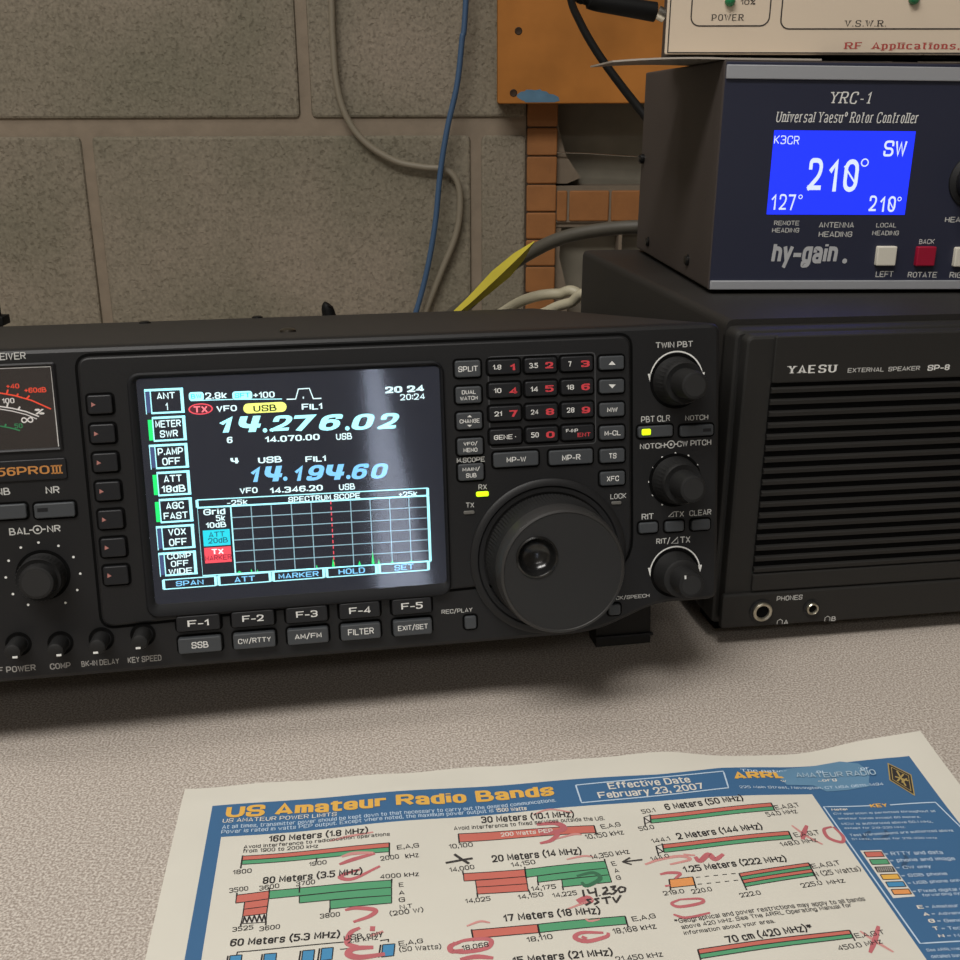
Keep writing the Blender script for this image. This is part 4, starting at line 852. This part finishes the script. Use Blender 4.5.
# ---------------------------------------------------------------- the printed band chart lying on the desk
PA = .1214; PO = at_z(185, 790); PS = Vector((cos(PA), sin(PA), 0)); PT = Vector((sin(PA), -cos(PA), 0)); PW, PH = 247.5, 193.0
def sm(x): x = max(0.0, min(1.0, x)); return x*x*(3-2*x)
def plift(s_, t_):
    return .35 + 5.8*sm((s_-196)/56)*max(0.0, 1-max(0, t_-4)/52)**1.4 + .55*sm((t_)/10)*(.5+.5*sin(s_*.11+t_*.03))*sm((150-t_)/80) + 1.1*math.exp(-((s_-150)/22)**2)*max(0, 1-t_/34)
def ptop(s_): return 0.6*sm((s_-110)/40) + 5.6*sm((s_-158)/34) + .35*sin(s_*.19)
def pxyz(s_, t_, dz=0): q_ = PO+s_*PS+t_*PT; return (q_.x, q_.y, plift(s_, t_)+dz)
def PP(px, py):
    z = 0
    for _ in range(8):
        q_ = at_z(px, py, z)-PO; s_, t_ = q_.dot(PS), q_.dot(PT); z = .6*z+.4*plift(s_, t_)
    return s_, t_
PAPER = M('chart_paper', '#d0ccc0', .7, spec=.25, var=.06, vs=30, bump=.25, bs=90)
NS_, NT_ = 110, 84; V = []
for lay in (0, 1):
    for i in range(NS_+1):
        for j in range(NT_+1):
            s_ = PW*i/NS_; a = ptop(s_); t_ = a+(PH-a)*j/NT_; V.append(pxyz(s_, t_, -.25 if lay else 0))
Q = (NS_+1)*(NT_+1); F = []
for i in range(NS_):
    for j in range(NT_): a = i*(NT_+1)+j; F += [(a, a+1, a+NT_+2, a+NT_+1), (Q+a, Q+a+NT_+1, Q+a+NT_+2, Q+a+1)]
for i in range(NS_): a = i*(NT_+1); b = a+NT_; F += [(a, a+NT_+1, Q+a+NT_+1, Q+a), (b, Q+b, Q+b+NT_+1, b+NT_+1)]
for j in range(NT_): a = j; b = NS_*(NT_+1)+j; F += [(a, Q+a, Q+a+1, a+1), (b, b+1, Q+b+1, Q+b)]
mb = MB(); mb.add(V, F, PAPER)
IB = M('ink_blue', '#3a648c', .65, var=.05, vs=40); IK = M('ink_black', '#2a2626', .7); IR = M('ink_red', '#c36a5d', .7, var=.06, vs=60); IG = M('ink_green', '#549a70', .7, var=.06, vs=60); IY = M('ink_gold', '#ddab4e', .65)
IW = M('ink_paper_white', '#d4cfc6', .7); IWT = M('ink_pale_blue', '#b9cbdc', .7); IO = M('ink_orange', '#dc9356', .7); ISB = M('ink_sky_blue', '#4488b4', .7); IMK = M('marker_red', '#b8656a', .75, var=.25, vs=90); IMP = M('marker_pink', '#c98d88', .75, var=.15, vs=90)
ISC = M('scraped_blue', '#5f86a3', .6, var=.12, vs=50); IGL = M('emblem_gold', '#a58f55', .6); PEN = M('pen_black', '#3a3634', .7)
pb_ = MB()
def A(x, y): return 140+x/3, 720+y/3
def B(x, y): return 400+x/3, 720+y/3
def C(x, y): return 640+x/3, 720+y/3
def K(x, y): return 800+x/5.333, 780+y/5.333
def pq(fn, p0, p1, p2, p3, m, dz=.15, k=18):                   # TL TR BR BL
    a, b, c, d_ = [PP(*fn(*p)) for p in (p0, p1, p2, p3)]; V = []; F = []
    for i in range(k+1):
        f = i/k
        for u_, w_ in ((a, b), (d_, c)): V.append(pxyz(u_[0]+(w_[0]-u_[0])*f, u_[1]+(w_[1]-u_[1])*f, dz))
    for i in range(k): F.append((2*i, 2*i+1, 2*i+3, 2*i+2))
    pb_.add(V, F, m)
def pl_(fn, pts, w, m, dz=.2, closed=False, sub=10, curve=False, taper=False):
    P = [Vector((*PP(*fn(*p)), 0)) for p in pts]
    if closed: P.append(P[0])
    if curve: P = catmull(P, sub)
    else: P = sum([[P[i].lerp(P[i+1], j/sub) for j in range(sub)] for i in range(len(P)-1)], [])+[P[-1]]
    V = []; n = len(P)
    for i, p in enumerate(P):
        d = P[min(i+1, n-1)]-P[max(i-1, 0)]; d = d.normalized() if d.length else Vector((1, 0, 0)); ww = w*(1 if not taper else .55+.45*sin(pi*(i+.5)/n))
        V += [pxyz(p.x+d.y*ww/2, p.y-d.x*ww/2, dz), pxyz(p.x-d.y*ww/2, p.y+d.x*ww/2, dz)]
    pb_.add(V, [(2*i, 2*i+2, 2*i+3, 2*i+1) for i in range(n-1)], m)
def pt(t, fn, x0, y0, x1, y1, h, m=IK, dz=.22, **k):           # bottom line from (x0,y0) to (x1,y1), height h, in reading pixels
    a = PP(*fn(x0, y0)); b = PP(*fn(x1, y1)); xm, ym = (x0+x1)/2, (y0+y1)/2; hh = PP(*fn(xm, ym))[1]-PP(*fn(xm, ym-h))[1]
    dx, dy = b[0]-a[0], b[1]-a[1]; L = sqrt(dx*dx+dy*dy); nx, ny = dy/L, -dx/L
    V, F, LY = glyphs(t, **({'bold': .004} | k)); pb_.add([pxyz(a[0]+dx*x+nx*hh*y, a[1]+dy*x+ny*hh*y, dz+l) for (x, y), l in zip(V, LY)], F, m)
# blue ground and white panel
tops = [PP(*p) for p in ((214, 806), (300, 799.7), (460, 788), (560, 780.5), (660, 774.5), (720, 768), (785, 767.5), (850, 762), (904, 757))]
bs0, bs1 = 10.0, (PP(932, 789)[0]+PP(955, 816)[0])/2
def interp(P, s_):
    for (a, b), (c, d) in zip(P, P[1:]):
        if s_ <= c: return b+(d-b)*(s_-a)/(c-a)
    return P[-1][1]
def region(s0, s1, top, bot, m, dz, n=70, k=40):
    V = []; F = []
    for i in range(n+1):
        s_ = s0+(s1-s0)*i/n; a = top(s_)
        for j in range(k+1): V.append(pxyz(s_, a+(bot-a)*j/k, dz))
    for i in range(n):
        for j in range(k): a = i*(k+1)+j; F.append((a, a+1, a+k+2, a+k+1))
    pb_.add(V, F, m)
region(bs0, bs1, lambda s_: interp(tops, s_), 183, IB, .06)
wt = [PP(*p) for p in ((219.5, 837.5), (300, 832), (420, 820), (640, 802.5), (700, 798), (813, 794.5))]
ws1 = (PP(822, 803)[0]+PP(918, 945)[0])/2
region(14.3, ws1-.9, lambda s_: interp(wt, s_), 172, PAPER, .11)
# header
I_ = lambda x, y: (x, y)
pt('US Amateur Radio Bands', I_, 225, 818.5, 555, 796, 12.2, IY, bold=.045)
pt('US AMATEUR POWER LIMITS', A, 247, 311, 590, 290, 13, IW); pt('At all times, transmitter power should be kept down to that necessary to carry out the desired communications.', I_, 221.8, 830.6, 556.5, 803.3, 4.8, IWT)
pt('Power is rated in watts PEP output. Except where noted, the maximum power output is', I_, 221, 835.4, 494, 813.6, 4.6, IWT); pt('1500 Watts', I_, 496, 813.2, 527, 811, 4.4, IW, bold=.03)
pl_(I_, [(575.7, 785.7), (723.3, 771.7), (728.5, 788.3), (581.5, 803.3)], .5, IWT, closed=True)
pt('Effective Date', B, 628, 211, 874, 190, 21, IW, bold=.02); pt('February 23, 2007', B, 600, 243, 918, 213, 25, IW, bold=.02)
pt('ARRL', C, 285, 180, 440, 176, 24, IY, bold=.06); pt('The national association for', C, 303, 157, 690, 150, 9, IWT); pt('AMATEUR RADIO', C, 470, 178, 709, 170, 17, M('ink_faint_blue', '#a3b9c8', .7), .8); pt('www.arrl.org', C, 424, 190, 592, 186, 10, IW); pt('225 Main Street, Newington, CT USA 06111-1494', C, 300, 208, 732, 199, 10, IWT)
P = [PP(*C(*p)) for p in ((392, 158), (440, 148), (520, 140), (600, 126), (655, 132), (690, 158), (686, 184), (690, 200), (620, 212), (560, 216), (520, 198), (440, 196), (420, 176))]
cx = sum(p[0] for p in P)/len(P); cy = sum(p[1] for p in P)/len(P)
pb_.add([pxyz(cx, cy, .19)]+[pxyz(*p, .19) for p in P], [(0, 1+(i+1) % len(P), 1+i) for i in range(len(P))], ISC)
for k_, m_, dz_ in ((1, IGL, .2), (.9, IK, .23), (.74, IGL, .25), (.68, IK, .27)):
    P = [(742, 130), (814, 166), (825, 230), (748, 182)]; c_ = (sum(p[0] for p in P)/4, sum(p[1] for p in P)/4)
    pq(C, *[(c_[0]+(p[0]-c_[0])*k_, c_[1]+(p[1]-c_[1])*k_) for p in P], m_, dz_, 4)
for a, b in (((770, 155), (797, 200)), ((765, 172), (805, 185)), ((772, 186), (790, 165)), ((785, 190), (800, 178))): pl_(C, [a, b], .55, IGL, .29)
def hbar(fn, TL, TR, BR, BL, cols):
    n = len(cols)
    for i, m in enumerate(cols):
        f, g = i/n, (i+1)/n; lp = lambda p, q_, r: (p[0]+(q_[0]-p[0])*r, p[1]+(q_[1]-p[1])*r)
        pq(fn, lp(TL, BL, f), lp(TR, BR, f), lp(TR, BR, g), lp(TL, BL, g), m)
        if i: pl_(fn, [lp(TL, BL, f), lp(TR, BR, f)], .3, IK)
    pl_(fn, [TL, TR, BR, BL], .3, IK, closed=True)
def tk(fn, *pts):
    for i in range(0, len(pts), 2): pl_(fn, [pts[i], pts[i+1]], .45, IK)
BO = {'bold': .027}
# 160 / 80 / 60 metres
pt('160 Meters (1.8 MHz)', A, 385, 371, 685, 344, 24, **BO); pt('Avoid interference to radiolocation operations', A, 310, 390, 750, 351, 13); pt('from 1900 to 2000 kHz', A, 308, 401, 535, 385, 12)
hbar(A, (308, 410), (748, 370), (748, 397), (305, 435), (IR, IG)); tk(A, (308, 408), (302, 447), (748, 370), (748, 410), (530, 415), (529, 428))
for t, a, b, c, d, h in (('1800', 278, 466, 335, 460, 14), ('1900', 507, 441, 560, 434, 13), ('2000', 722, 425, 778, 418, 14), ('kHz', 797, 418, 838, 413, 14), ('E,A,G', 772, 392, 838, 385, 15)): pt(t, A, a, b, c, d, h)
pt('80 Meters (3.5 MHz)', A, 367, 497, 668, 468, 26, **BO)
for t, a, b, c, d, h in (('4000 kHz', 720, 479, 838, 470, 14), ('3500', 268, 521, 325, 513, 14), ('3600', 358, 514, 418, 505, 14), ('3700', 468, 501, 525, 494, 14), ('3525', 277, 638, 340, 630, 14), ('3600', 358, 636, 420, 628, 14), ('3800', 540, 598, 600, 591, 14), ('E', 777, 503, 791, 502, 13), ('A', 777, 526, 794, 525, 13), ('G', 777, 549, 796, 547, 14), ('N,T', 780, 571, 818, 567, 15), ('(200 W)', 750, 592, 852, 579, 18)): pt(t, A, a, b, c, d, h)
hbar(A, (290, 527), (388, 514), (386, 538), (287, 551), (IR,)); hbar(A, (314, 548), (386, 538), (380, 582), (308, 591), (IR, IR)); hbar(A, (308, 591), (380, 582), (378, 608), (303, 613), (IW,))
pl_(A, [(308, 611), (313, 592), (321, 610), (328, 590), (336, 609), (343, 588), (351, 608), (358, 586), (366, 607), (373, 585), (377, 606)], .45, IK)
hbar(A, (388, 514), (755, 482), (755, 504), (387, 538), (IG,)); hbar(A, (478, 530), (755, 504), (755, 528), (478, 551), (IG,)); hbar(A, (570, 543), (755, 528), (755, 551), (570, 569), (IG,))
tk(A, (291, 520), (290, 530), (388, 505), (388, 520), (479, 500), (478, 520), (755, 478), (755, 490), (303, 612), (302, 620), (378, 606), (377, 618), (570, 565), (569, 580))
pt('60 Meters (5.3 MHz)', A, 268, 685, 600, 658, 28, **BO)
for t, a, b, c, d, h in (('USB only', 612, 668, 730, 653, 19), ('2.8 kHz', 622, 673, 715, 661, 14), ('E,A,G', 777, 681, 850, 672, 16), ('(50 Watts)', 778, 700, 905, 690, 19)): pt(t, A, a, b, c, d, h)
pl_(A, [(290, 708), (292, 698), (612, 668)], .35, IK); pl_(A, [(720, 664), (745, 660), (745, 668)], .35, IK); pl_(A, [(600, 690), (640, 686)], .3, IK); pl_(A, [(655, 684), (700, 680)], .3, IK)
for x0, x1, y in ((270, 306, 709), (373, 410, 704), (488, 524, 694), (545, 580, 687), (728, 765, 676)): hbar(A, (x0, y), (x1, y-3), (x1-4, y+33), (x0-4, y+37), (ISB,)); tk(A, (x0-6, y), (x0-12, y+38))
# 30 / 20 / 17 / 15 metres
pt('30 Meters (10.1 MHz)', B, 245, 314, 525, 296, 25, **BO); pt('Avoid interference to fixed services outside the US.', B, 162, 333, 615, 303, 13)
hbar(B, (175, 343), (582, 318), (588, 340), (178, 368), (IR,)); tk(B, (175, 343), (178, 372), (582, 318), (590, 345)); pt('200 Watts PEP', B, 303, 353, 460, 340, 13, IW, bold=.02)
for t, a, b, c, d, h in (('10,100', 148, 390, 220, 383, 16), ('10,150 kHz', 560, 362, 675, 346, 17), ('E,A,G', 607, 330, 665, 321, 15)): pt(t, B, a, b, c, d, h)
pt('20 Meters (14 MHz)', B, 277, 432, 548, 408, 27, **BO)
for t, a, b, c, d, h in (('14,000', 150, 460, 225, 450, 16), ('14,150', 335, 445, 408, 435, 16), ('14,350 kHz', 575, 422, 692, 404, 17), ('14,025', 197, 554, 273, 545, 16), ('14,150', 355, 542, 432, 532, 16), ('14,175', 395, 517, 470, 509, 16), ('14,225', 460, 537, 533, 528, 16), ('E', 638, 440, 651, 438, 13), ('A', 645, 460, 659, 458, 13), ('G', 651, 482, 665, 480, 13)): pt(t, B, a, b, c, d, h)
hbar(B, (190, 462), (375, 450), (378, 471), (192, 485), (IR,)); hbar(B, (226, 482), (378, 471), (385, 515), (232, 524), (IR, IR))
hbar(B, (375, 450), (615, 425), (622, 446), (379, 474), (IG,)); hbar(B, (412, 470), (622, 446), (628, 466), (413, 489), (IG,)); hbar(B, (485, 481), (628, 466), (635, 488), (488, 503), (IG,))
tk(B, (188, 455), (190, 466), (374, 442), (378, 475), (613, 418), (616, 430), (231, 520), (233, 533), (385, 510), (390, 522), (413, 486), (415, 498), (487, 500), (490, 512))
pt('17 Meters (18 MHz)', B, 312, 612, 605, 587, 29, **BO); hbar(B, (215, 632), (412, 615), (416, 640), (220, 657), (IR,)); hbar(B, (412, 615), (675, 590), (680, 614), (416, 640), (IG,))
tk(B, (214, 630), (221, 666), (413, 615), (420, 648), (675, 590), (684, 622))
for t, a, b, c, d, h in (('18,068', 187, 696, 268, 684, 18), ('18,110', 382, 671, 460, 660, 18), ('18,168 kHz', 642, 646, 772, 629, 19), ('E,A,G', 700, 608, 770, 597, 17)): pt(t, B, a, b, c, d, h)
pt('15 Meters (21 MHz)', B, 340, 739, 642, 712, 29, **BO); pt('21,450 kHz', B, 650, 730, 792, 713, 19); hbar(B, (235, 770), (690, 735), (694, 758), (238, 795), (IR, IG))
# 6 / 2 / 1.25 metres, 70 cm
pt('6 Meters (50 MHz)', C, 80, 275, 315, 246, 24, **BO); hbar(C, (30, 288), (393, 250), (403, 272), (33, 311), (IR, IG)); hbar(C, (12, 293), (30, 288), (33, 306), (15, 312), (IW,)); tk(C, (393, 250), (406, 276), (12, 293), (16, 322), (30, 285), (33, 311), (12, 295), (32, 308))
pt('2 Meters (144 MHz)', C, 115, 363, 373, 332, 25, **BO); hbar(C, (68, 375), (445, 335), (455, 358), (72, 399), (IR, IG)); hbar(C, (48, 380), (68, 375), (72, 395), (54, 402), (IW,)); tk(C, (445, 335), (459, 364), (48, 380), (56, 410), (66, 372), (72, 398), (48, 382), (70, 397))
pt('1.25 Meters (222 MHz)', C, 135, 463, 445, 429, 25, **BO); hbar(C, (87, 480), (158, 472), (165, 497), (90, 505), (IO,)); tk(C, (87, 480), (92, 513), (158, 472), (168, 506))
for (a, b, c, d) in ((165, 474, 297, 461), (170, 495, 305, 481)):
    for i in range(5): f, g = i/5+.02, i/5+.12; pl_(C, [(a+(c-a)*f, b+(d-b)*f), (a+(c-a)*g, b+(d-b)*g)], .3, IK)
hbar(C, (297, 462), (505, 430), (525, 468), (315, 502), (IR, IG, IR, IG)); tk(C, (297, 462), (320, 512), (505, 430), (532, 481))
pt('70 cm (420 MHz)*', C, 265, 676, 525, 637, 29, **BO); hbar(C, (173, 690), (628, 632), (640, 655), (180, 718), (IR, IG)); tk(C, (628, 632), (645, 664), (173, 690), (182, 722))
for t, a, b, c, d, h in (('50.1', 8, 283, 48, 277, 13), ('50.0', 0, 335, 45, 328, 13), ('E,A,G,T', 410, 272, 483, 263, 15), ('54.0 MHz', 383, 292, 475, 281, 14), ('144.1', 37, 371, 92, 362, 13), ('144.0', 35, 425, 90, 414, 13), ('148.0 MHz', 425, 382, 535, 367, 14), ('E,A,G,T', 468, 355, 543, 346, 16),
                         ('219.0', 72, 529, 135, 521, 14), ('220.0', 158, 524, 218, 515, 14), ('222.0', 303, 535, 365, 526, 14), ('225.0', 488, 506, 550, 496, 14), ('MHz', 565, 496, 618, 489, 14), ('E,A,G,T', 520, 449, 605, 437, 16), ('N (25 Watts)', 525, 474, 667, 456, 19),
                         ('*Geographical and power restrictions may apply to all bands', 108, 616, 680, 547, 17), ('above 420 MHz. See The ARRL Operating Manual for', 128, 632, 640, 565, 16), ('information about your area.', 135, 650, 408, 613, 15), ('450.0 MHz', 597, 694, 730, 672, 16), ('E,A,G,T', 650, 658, 738, 646, 17)): pt(t, C, a, b, c, d, h)
# key column
pl_(K, [(375, 140), (125, 145), (640, 875), (960, 858)], .45, IWT); pl_(K, [(480, 136), (722, 122), (852, 250), (990, 385)], .45, IWT)
for t, a, b, c, d, h, m in (('KEY', 377, 151, 470, 147, 22, IY), ('Note:', 170, 168, 255, 165, 14, IW), ('CW operation is permitted throughout all', 182, 191, 725, 178, 15, IWT), ('amateur bands except 60 meters.', 205, 216, 645, 208, 14, IWT), ('MCW is authorized above 50.1 MHz,', 225, 245, 710, 233, 15, IWT), ('except for 219-220 MHz.', 240, 267, 565, 262, 14, IWT),
                            ('Test transmissions are authorized above', 268, 305, 820, 280, 15, IWT), ('51 MHz, except for 219-220 MHz', 280, 326, 735, 320, 14, IWT), ('= RTTY and data', 457, 408, 765, 398, 21, IWT), ('= phone and image', 487, 447, 832, 435, 23, IWT), ('= CW only', 520, 484, 705, 476, 22, IWT), ('= SSB phone', 548, 527, 790, 514, 22, IWT), ('= USB phone only', 582, 566, 870, 550, 22, IWT),
                            ('= Fixed digital message', 608, 610, 1000, 595, 22, IWT), ('forwarding systems only', 660, 630, 1010, 613, 20, IWT), ('E', 630, 691, 662, 689, 20, IW), ('= Amateur Extra', 675, 689, 960, 679, 19, IWT), ('A', 660, 728, 694, 726, 20, IW), ('= Advanced', 707, 727, 915, 719, 19, IWT), ('G', 690, 766, 724, 764, 22, IW), ('= General', 737, 765, 915, 758, 19, IWT), ('T', 716, 805, 742, 803, 20, IW), ('= Technician', 760, 805, 980, 796, 19, IWT), ('N', 742, 845, 775, 843, 20, IW), ('= Novice', 790, 844, 960, 836, 19, IWT),
                            ('See ARRLWeb at www.arrl.org for', 680, 922, 1110, 905, 20, IWT), ('detailed band plans.', 705, 958, 960, 948, 22, IWT)): pt(t, K, a, b, c, d, h, m, **({'bold': .04} if len(t) < 6 else {}))
pq(K, (320, 378), (433, 375), (614, 622), (497, 632), IW, .11, 4)
for i, m in enumerate((IR, IG, IW, IY, ISB, IO)):
    a = 340+29*i; y = 387+40*i; hbar(K, (a, y), (a+93, y-3), (a+110, y+24), (a+16, y+27), (m,))
    if i == 2:
        for k_ in range(9): pl_(K, [(a+5+k_*11, y+1), (a+16+k_*11, y+24)], .4, IK)
# marker scribbles and pen notes
def scr(fn, pts, w, m=IMK): pl_(fn, pts, w*.8, m, .215, curve=True, sub=6, taper=True)
for pts, w, m in (([(570, 365), (620, 352), (700, 338)], 1.3, IMP), ([(605, 412), (640, 402), (700, 400)], 1.8, IMP), ([(598, 435), (640, 420), (705, 402)], 2, IMK), ([(660, 450), (620, 462), (600, 474), (640, 478), (720, 440)], 1.8, IMK), ([(615, 572), (650, 566), (705, 572), (690, 590), (640, 608)], 1.9, IMK),
                  ([(660, 625), (632, 640), (622, 672), (655, 682)], 2, IMK), ([(690, 628), (705, 628)], 2.6, IMK), ([(730, 636), (690, 650)], 1.2, IMP), ([(700, 684), (640, 688), (626, 705), (660, 714), (735, 704)], 2.6, IMK), ([(960, 668), (932, 680), (936, 696), (970, 692)], 2, IMK)): scr(A, pts, w, m)
for pts, w, m in (([(400, 285), (450, 270), (520, 280)], 1, IMP), ([(410, 315), (470, 312), (490, 330), (420, 345)], 2.6, IMK), ([(408, 330), (470, 340), (455, 362), (420, 372)], 2, IMK), ([(470, 358), (520, 345), (545, 345)], 1.2, IMP), ([(500, 420), (550, 410), (580, 412)], 1, IMP), ([(530, 470), (580, 460), (600, 478), (560, 500), (545, 488)], 1.8, M('marker_smudge', '#3a6a4e', .8)), ([(530, 545), (560, 535), (570, 545), (535, 550)], 2.4, IMK),
                  ([(500, 570), (540, 555), (580, 540)], .9, IMP), ([(200, 620), (240, 606), (270, 610)], 1, IMP), ([(150, 678), (200, 662), (268, 660), (262, 685), (190, 698), (152, 690), (165, 668)], 1.8, IMK), ([(600, 600), (570, 605), (556, 598)], 1, IMP), ([(610, 640), (545, 640), (525, 655), (560, 666), (618, 652), (625, 640)], 1.8, IMK), ([(545, 652), (560, 658)], 1.5, IMK), ([(180, 720), (230, 712), (280, 716)], 2, IMK)): scr(B, pts, w, m)
for pts, w, m in (([(455, 318), (500, 350), (548, 375)], 1.2, IMP), ([(500, 318), (490, 345), (488, 360)], 2, IMK), ([(575, 322), (552, 330), (565, 355), (605, 368), (608, 350), (580, 322)], 1.6, IMK), ([(15, 435), (60, 420), (120, 410), (150, 420), (90, 435)], 1.5, IMP), ([(165, 412), (180, 425), (205, 405), (225, 420), (250, 404)], 2.4, IMK), ([(130, 405), (165, 408)], 1.1, IMP), ([(60, 465), (85, 460), (120, 462), (105, 478)], 1.5, IMK),
                  ([(120, 540), (95, 552), (120, 562), (185, 550), (180, 538), (120, 540)], 1.4, IMK), ([(100, 585), (140, 595), (210, 580)], 1.3, IMK), ([(715, 620), (705, 660), (690, 700)], 1.8, IMK), ([(660, 635), (710, 668), (760, 698)], 1.2, IMP), ([(75, 500), (90, 498)], 1, IMK)): scr(C, pts, w, m)
SMG = M('marker_dark', '#33506e', .8)
for pts in ([(690, 335), (670, 352), (690, 362)], [(735, 332), (742, 345), (725, 355)], [(790, 402), (800, 420), (790, 440), (815, 445)]): scr(C, pts, 1.6, SMG)
pl_(B, [(137, 431), (180, 423), (218, 417)], .8, PEN, .3); pl_(B, [(163, 405), (185, 420), (207, 433)], .9, PEN, .3); pl_(B, [(668, 428), (727, 421)], .55, PEN, .3); pl_(B, [(690, 415), (668, 428), (695, 436)], .55, PEN, .3)
def hand(strokes): 
    for s_ in strokes: pl_(B, s_, .6, PEN, .3)
hand(([(548, 512), (552, 532)], [(562, 510), (568, 522), (588, 518)], [(585, 506), (590, 532)], [(598, 528), (600, 530)], [(606, 508), (618, 504), (622, 512), (608, 526), (632, 522)], [(630, 504), (646, 500), (638, 511), (650, 514), (640, 524), (630, 524)], [(662, 502), (654, 510), (660, 520), (674, 516), (676, 506), (662, 502)],
      [(574, 540), (560, 542), (572, 550), (556, 558)], [(598, 537), (584, 540), (596, 548), (582, 556)], [(604, 538), (632, 533)], [(617, 536), (622, 554)], [(638, 534), (648, 550), (662, 528)]))
for k_, m_ in enumerate(pb_.mats):
    mb.add([], [], m_)
b0_ = len(mb.v); mb.v += pb_.v
for f_, k_ in zip(pb_.f, pb_.m): mb.f.append([b0_+i for i in f_]); mb.m.append(mb.mi(pb_.mats[k_]))
o = mb.build('band_chart', None); tag(o, 'printed amateur radio band chart with a blue border lying on the desk', 'chart')
